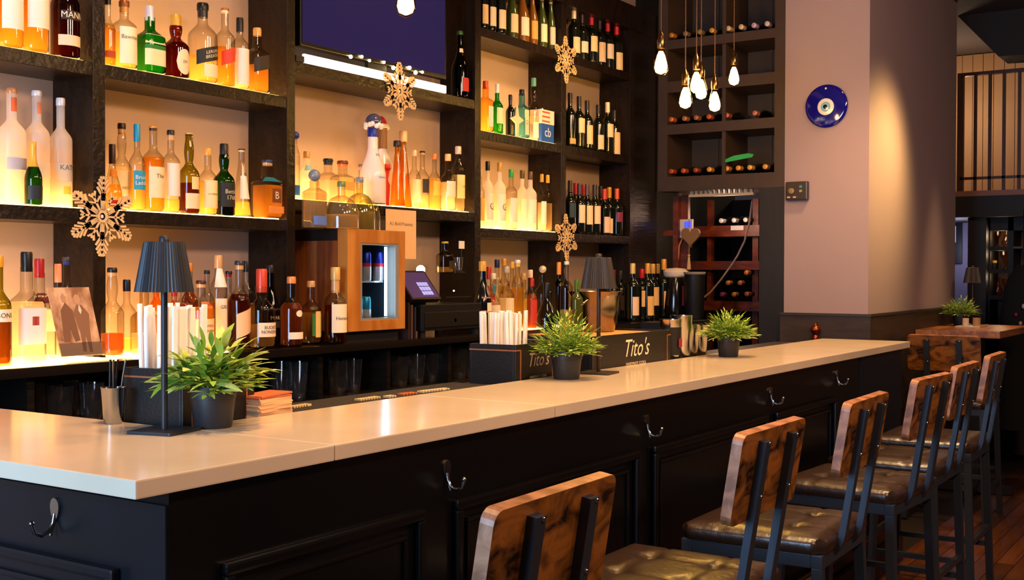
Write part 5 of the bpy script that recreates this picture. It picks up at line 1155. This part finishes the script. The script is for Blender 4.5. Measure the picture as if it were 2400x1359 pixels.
G().box(X+.02, X+.3, y0, y1-.03, .02, .75).build('lower_doors', mat('lower_doors', '3a2a20', .6), ds)
prf = [[(.03, 0), (.03, .006), (.006, .012), (.008, .05), (.03, .09), (.035, .13)], [(.03, 0), (.012, .01), (.010, .04), (.04, .1), (.048, .16)], [(.025, 0), (.04, .03), (.02, .08), (.012, .12), (.025, .14)]]
gv = glass('vase_glass', 'ffdca8', 'a8743a', .05, 0, 1.2); ym = (yd_+y1-.03)/2
for i, (z, dy, pi_, l) in enumerate(((zsh[0], .04, 0, 'left glass goblet on the top display shelf'), (zsh[0], -.035, 2, 'right glass vase on the top display shelf'), (zsh[1], -.03, 1, 'gold trumpet vase on the middle display shelf'), (zsh[2], .03, 2, 'left glass vase on the bottom display shelf'), (zsh[2], -.035, 0, 'right dim goblet on the bottom display shelf'))):
    o = G().lathe(prf[pi_], 18, (X+.12, ym+dy, z+.0005)).build('glass_vase', gv, smooth=True); tag(o, l, 'vase', 'vases on the display shelves')
o = thing('dark_jar', 'small dark jar with yellow lid on the middle display shelf', 'jar', (X+.1, ym+.055, zsh[1]+.0005)); G().lathe([(.022, 0), (.024, .01), (.024, .05)], 14).build('body', DARK, o, smooth=True, world=False); G().lathe([(.022, .05), (.022, .068)], 14).build('lid', mat('jar_lid', 'c8982c', .4), o, smooth=True, world=False)
lamp('display_light', 'POINT', (X+.05, ym-.01, 1.70), .35, (1, .7, .4), size=.03); lamp('display_light', 'POINT', (X+.06, ym, zsh[1]-.06), .12, (1, .7, .4), size=.02); lamp('display_light', 'POINT', (X+.06, ym, zsh[0]-.06), .15, (1, .7, .4), size=.02)
# dark coat at the right edge
p = at(2396, 700, X=8.9); ct = thing('hanging_coat', 'long black coat with red and pale patches at the photo\'s right edge', 'coat', (8.95, p.y, .3))
v = []; f = []; n, m_ = 28, 14
for i in range(m_):
    q = i/(m_-1); z = q*1.17; rr = .17*(1-.35*q**3) if q < .9 else .17*(1-.35*q**3)*(1-(q-.9)*6)
    for j in range(n):
        a = 2*math.pi*j/n; k = 1+.08*math.sin(5*a+q*3)*(1-q); v.append((rr*.6*k*math.cos(a), rr*k*math.sin(a), z))
f = [(i*n+j, i*n+(j+1) % n, (i+1)*n+(j+1) % n, (i+1)*n+j) for i in range(m_-1) for j in range(n)]
G().add(v, f).build('cloth', mat('black_wool', '0a0a0c', .9), ct, smooth=True, world=False)
for dy, z, r, c in ((.06, .72, .02, 'd8301c'), (.03, .82, .012, 'a02030'), (-.02, .88, .014, 'c8c0b8'), (.0, .76, .012, 'c8a078')): G().sphere((-.11, dy, z), r, 10, 8, 1.3).build('patch', mat('patch_'+c, c, .6), ct, smooth=True, world=False)
G().tube([(0, 0, 1.1), (0, 0, 1.56), (.45, 0, 1.56)], .008, 8).build('hanger_rod', CHAR, ct, smooth=True, world=False)
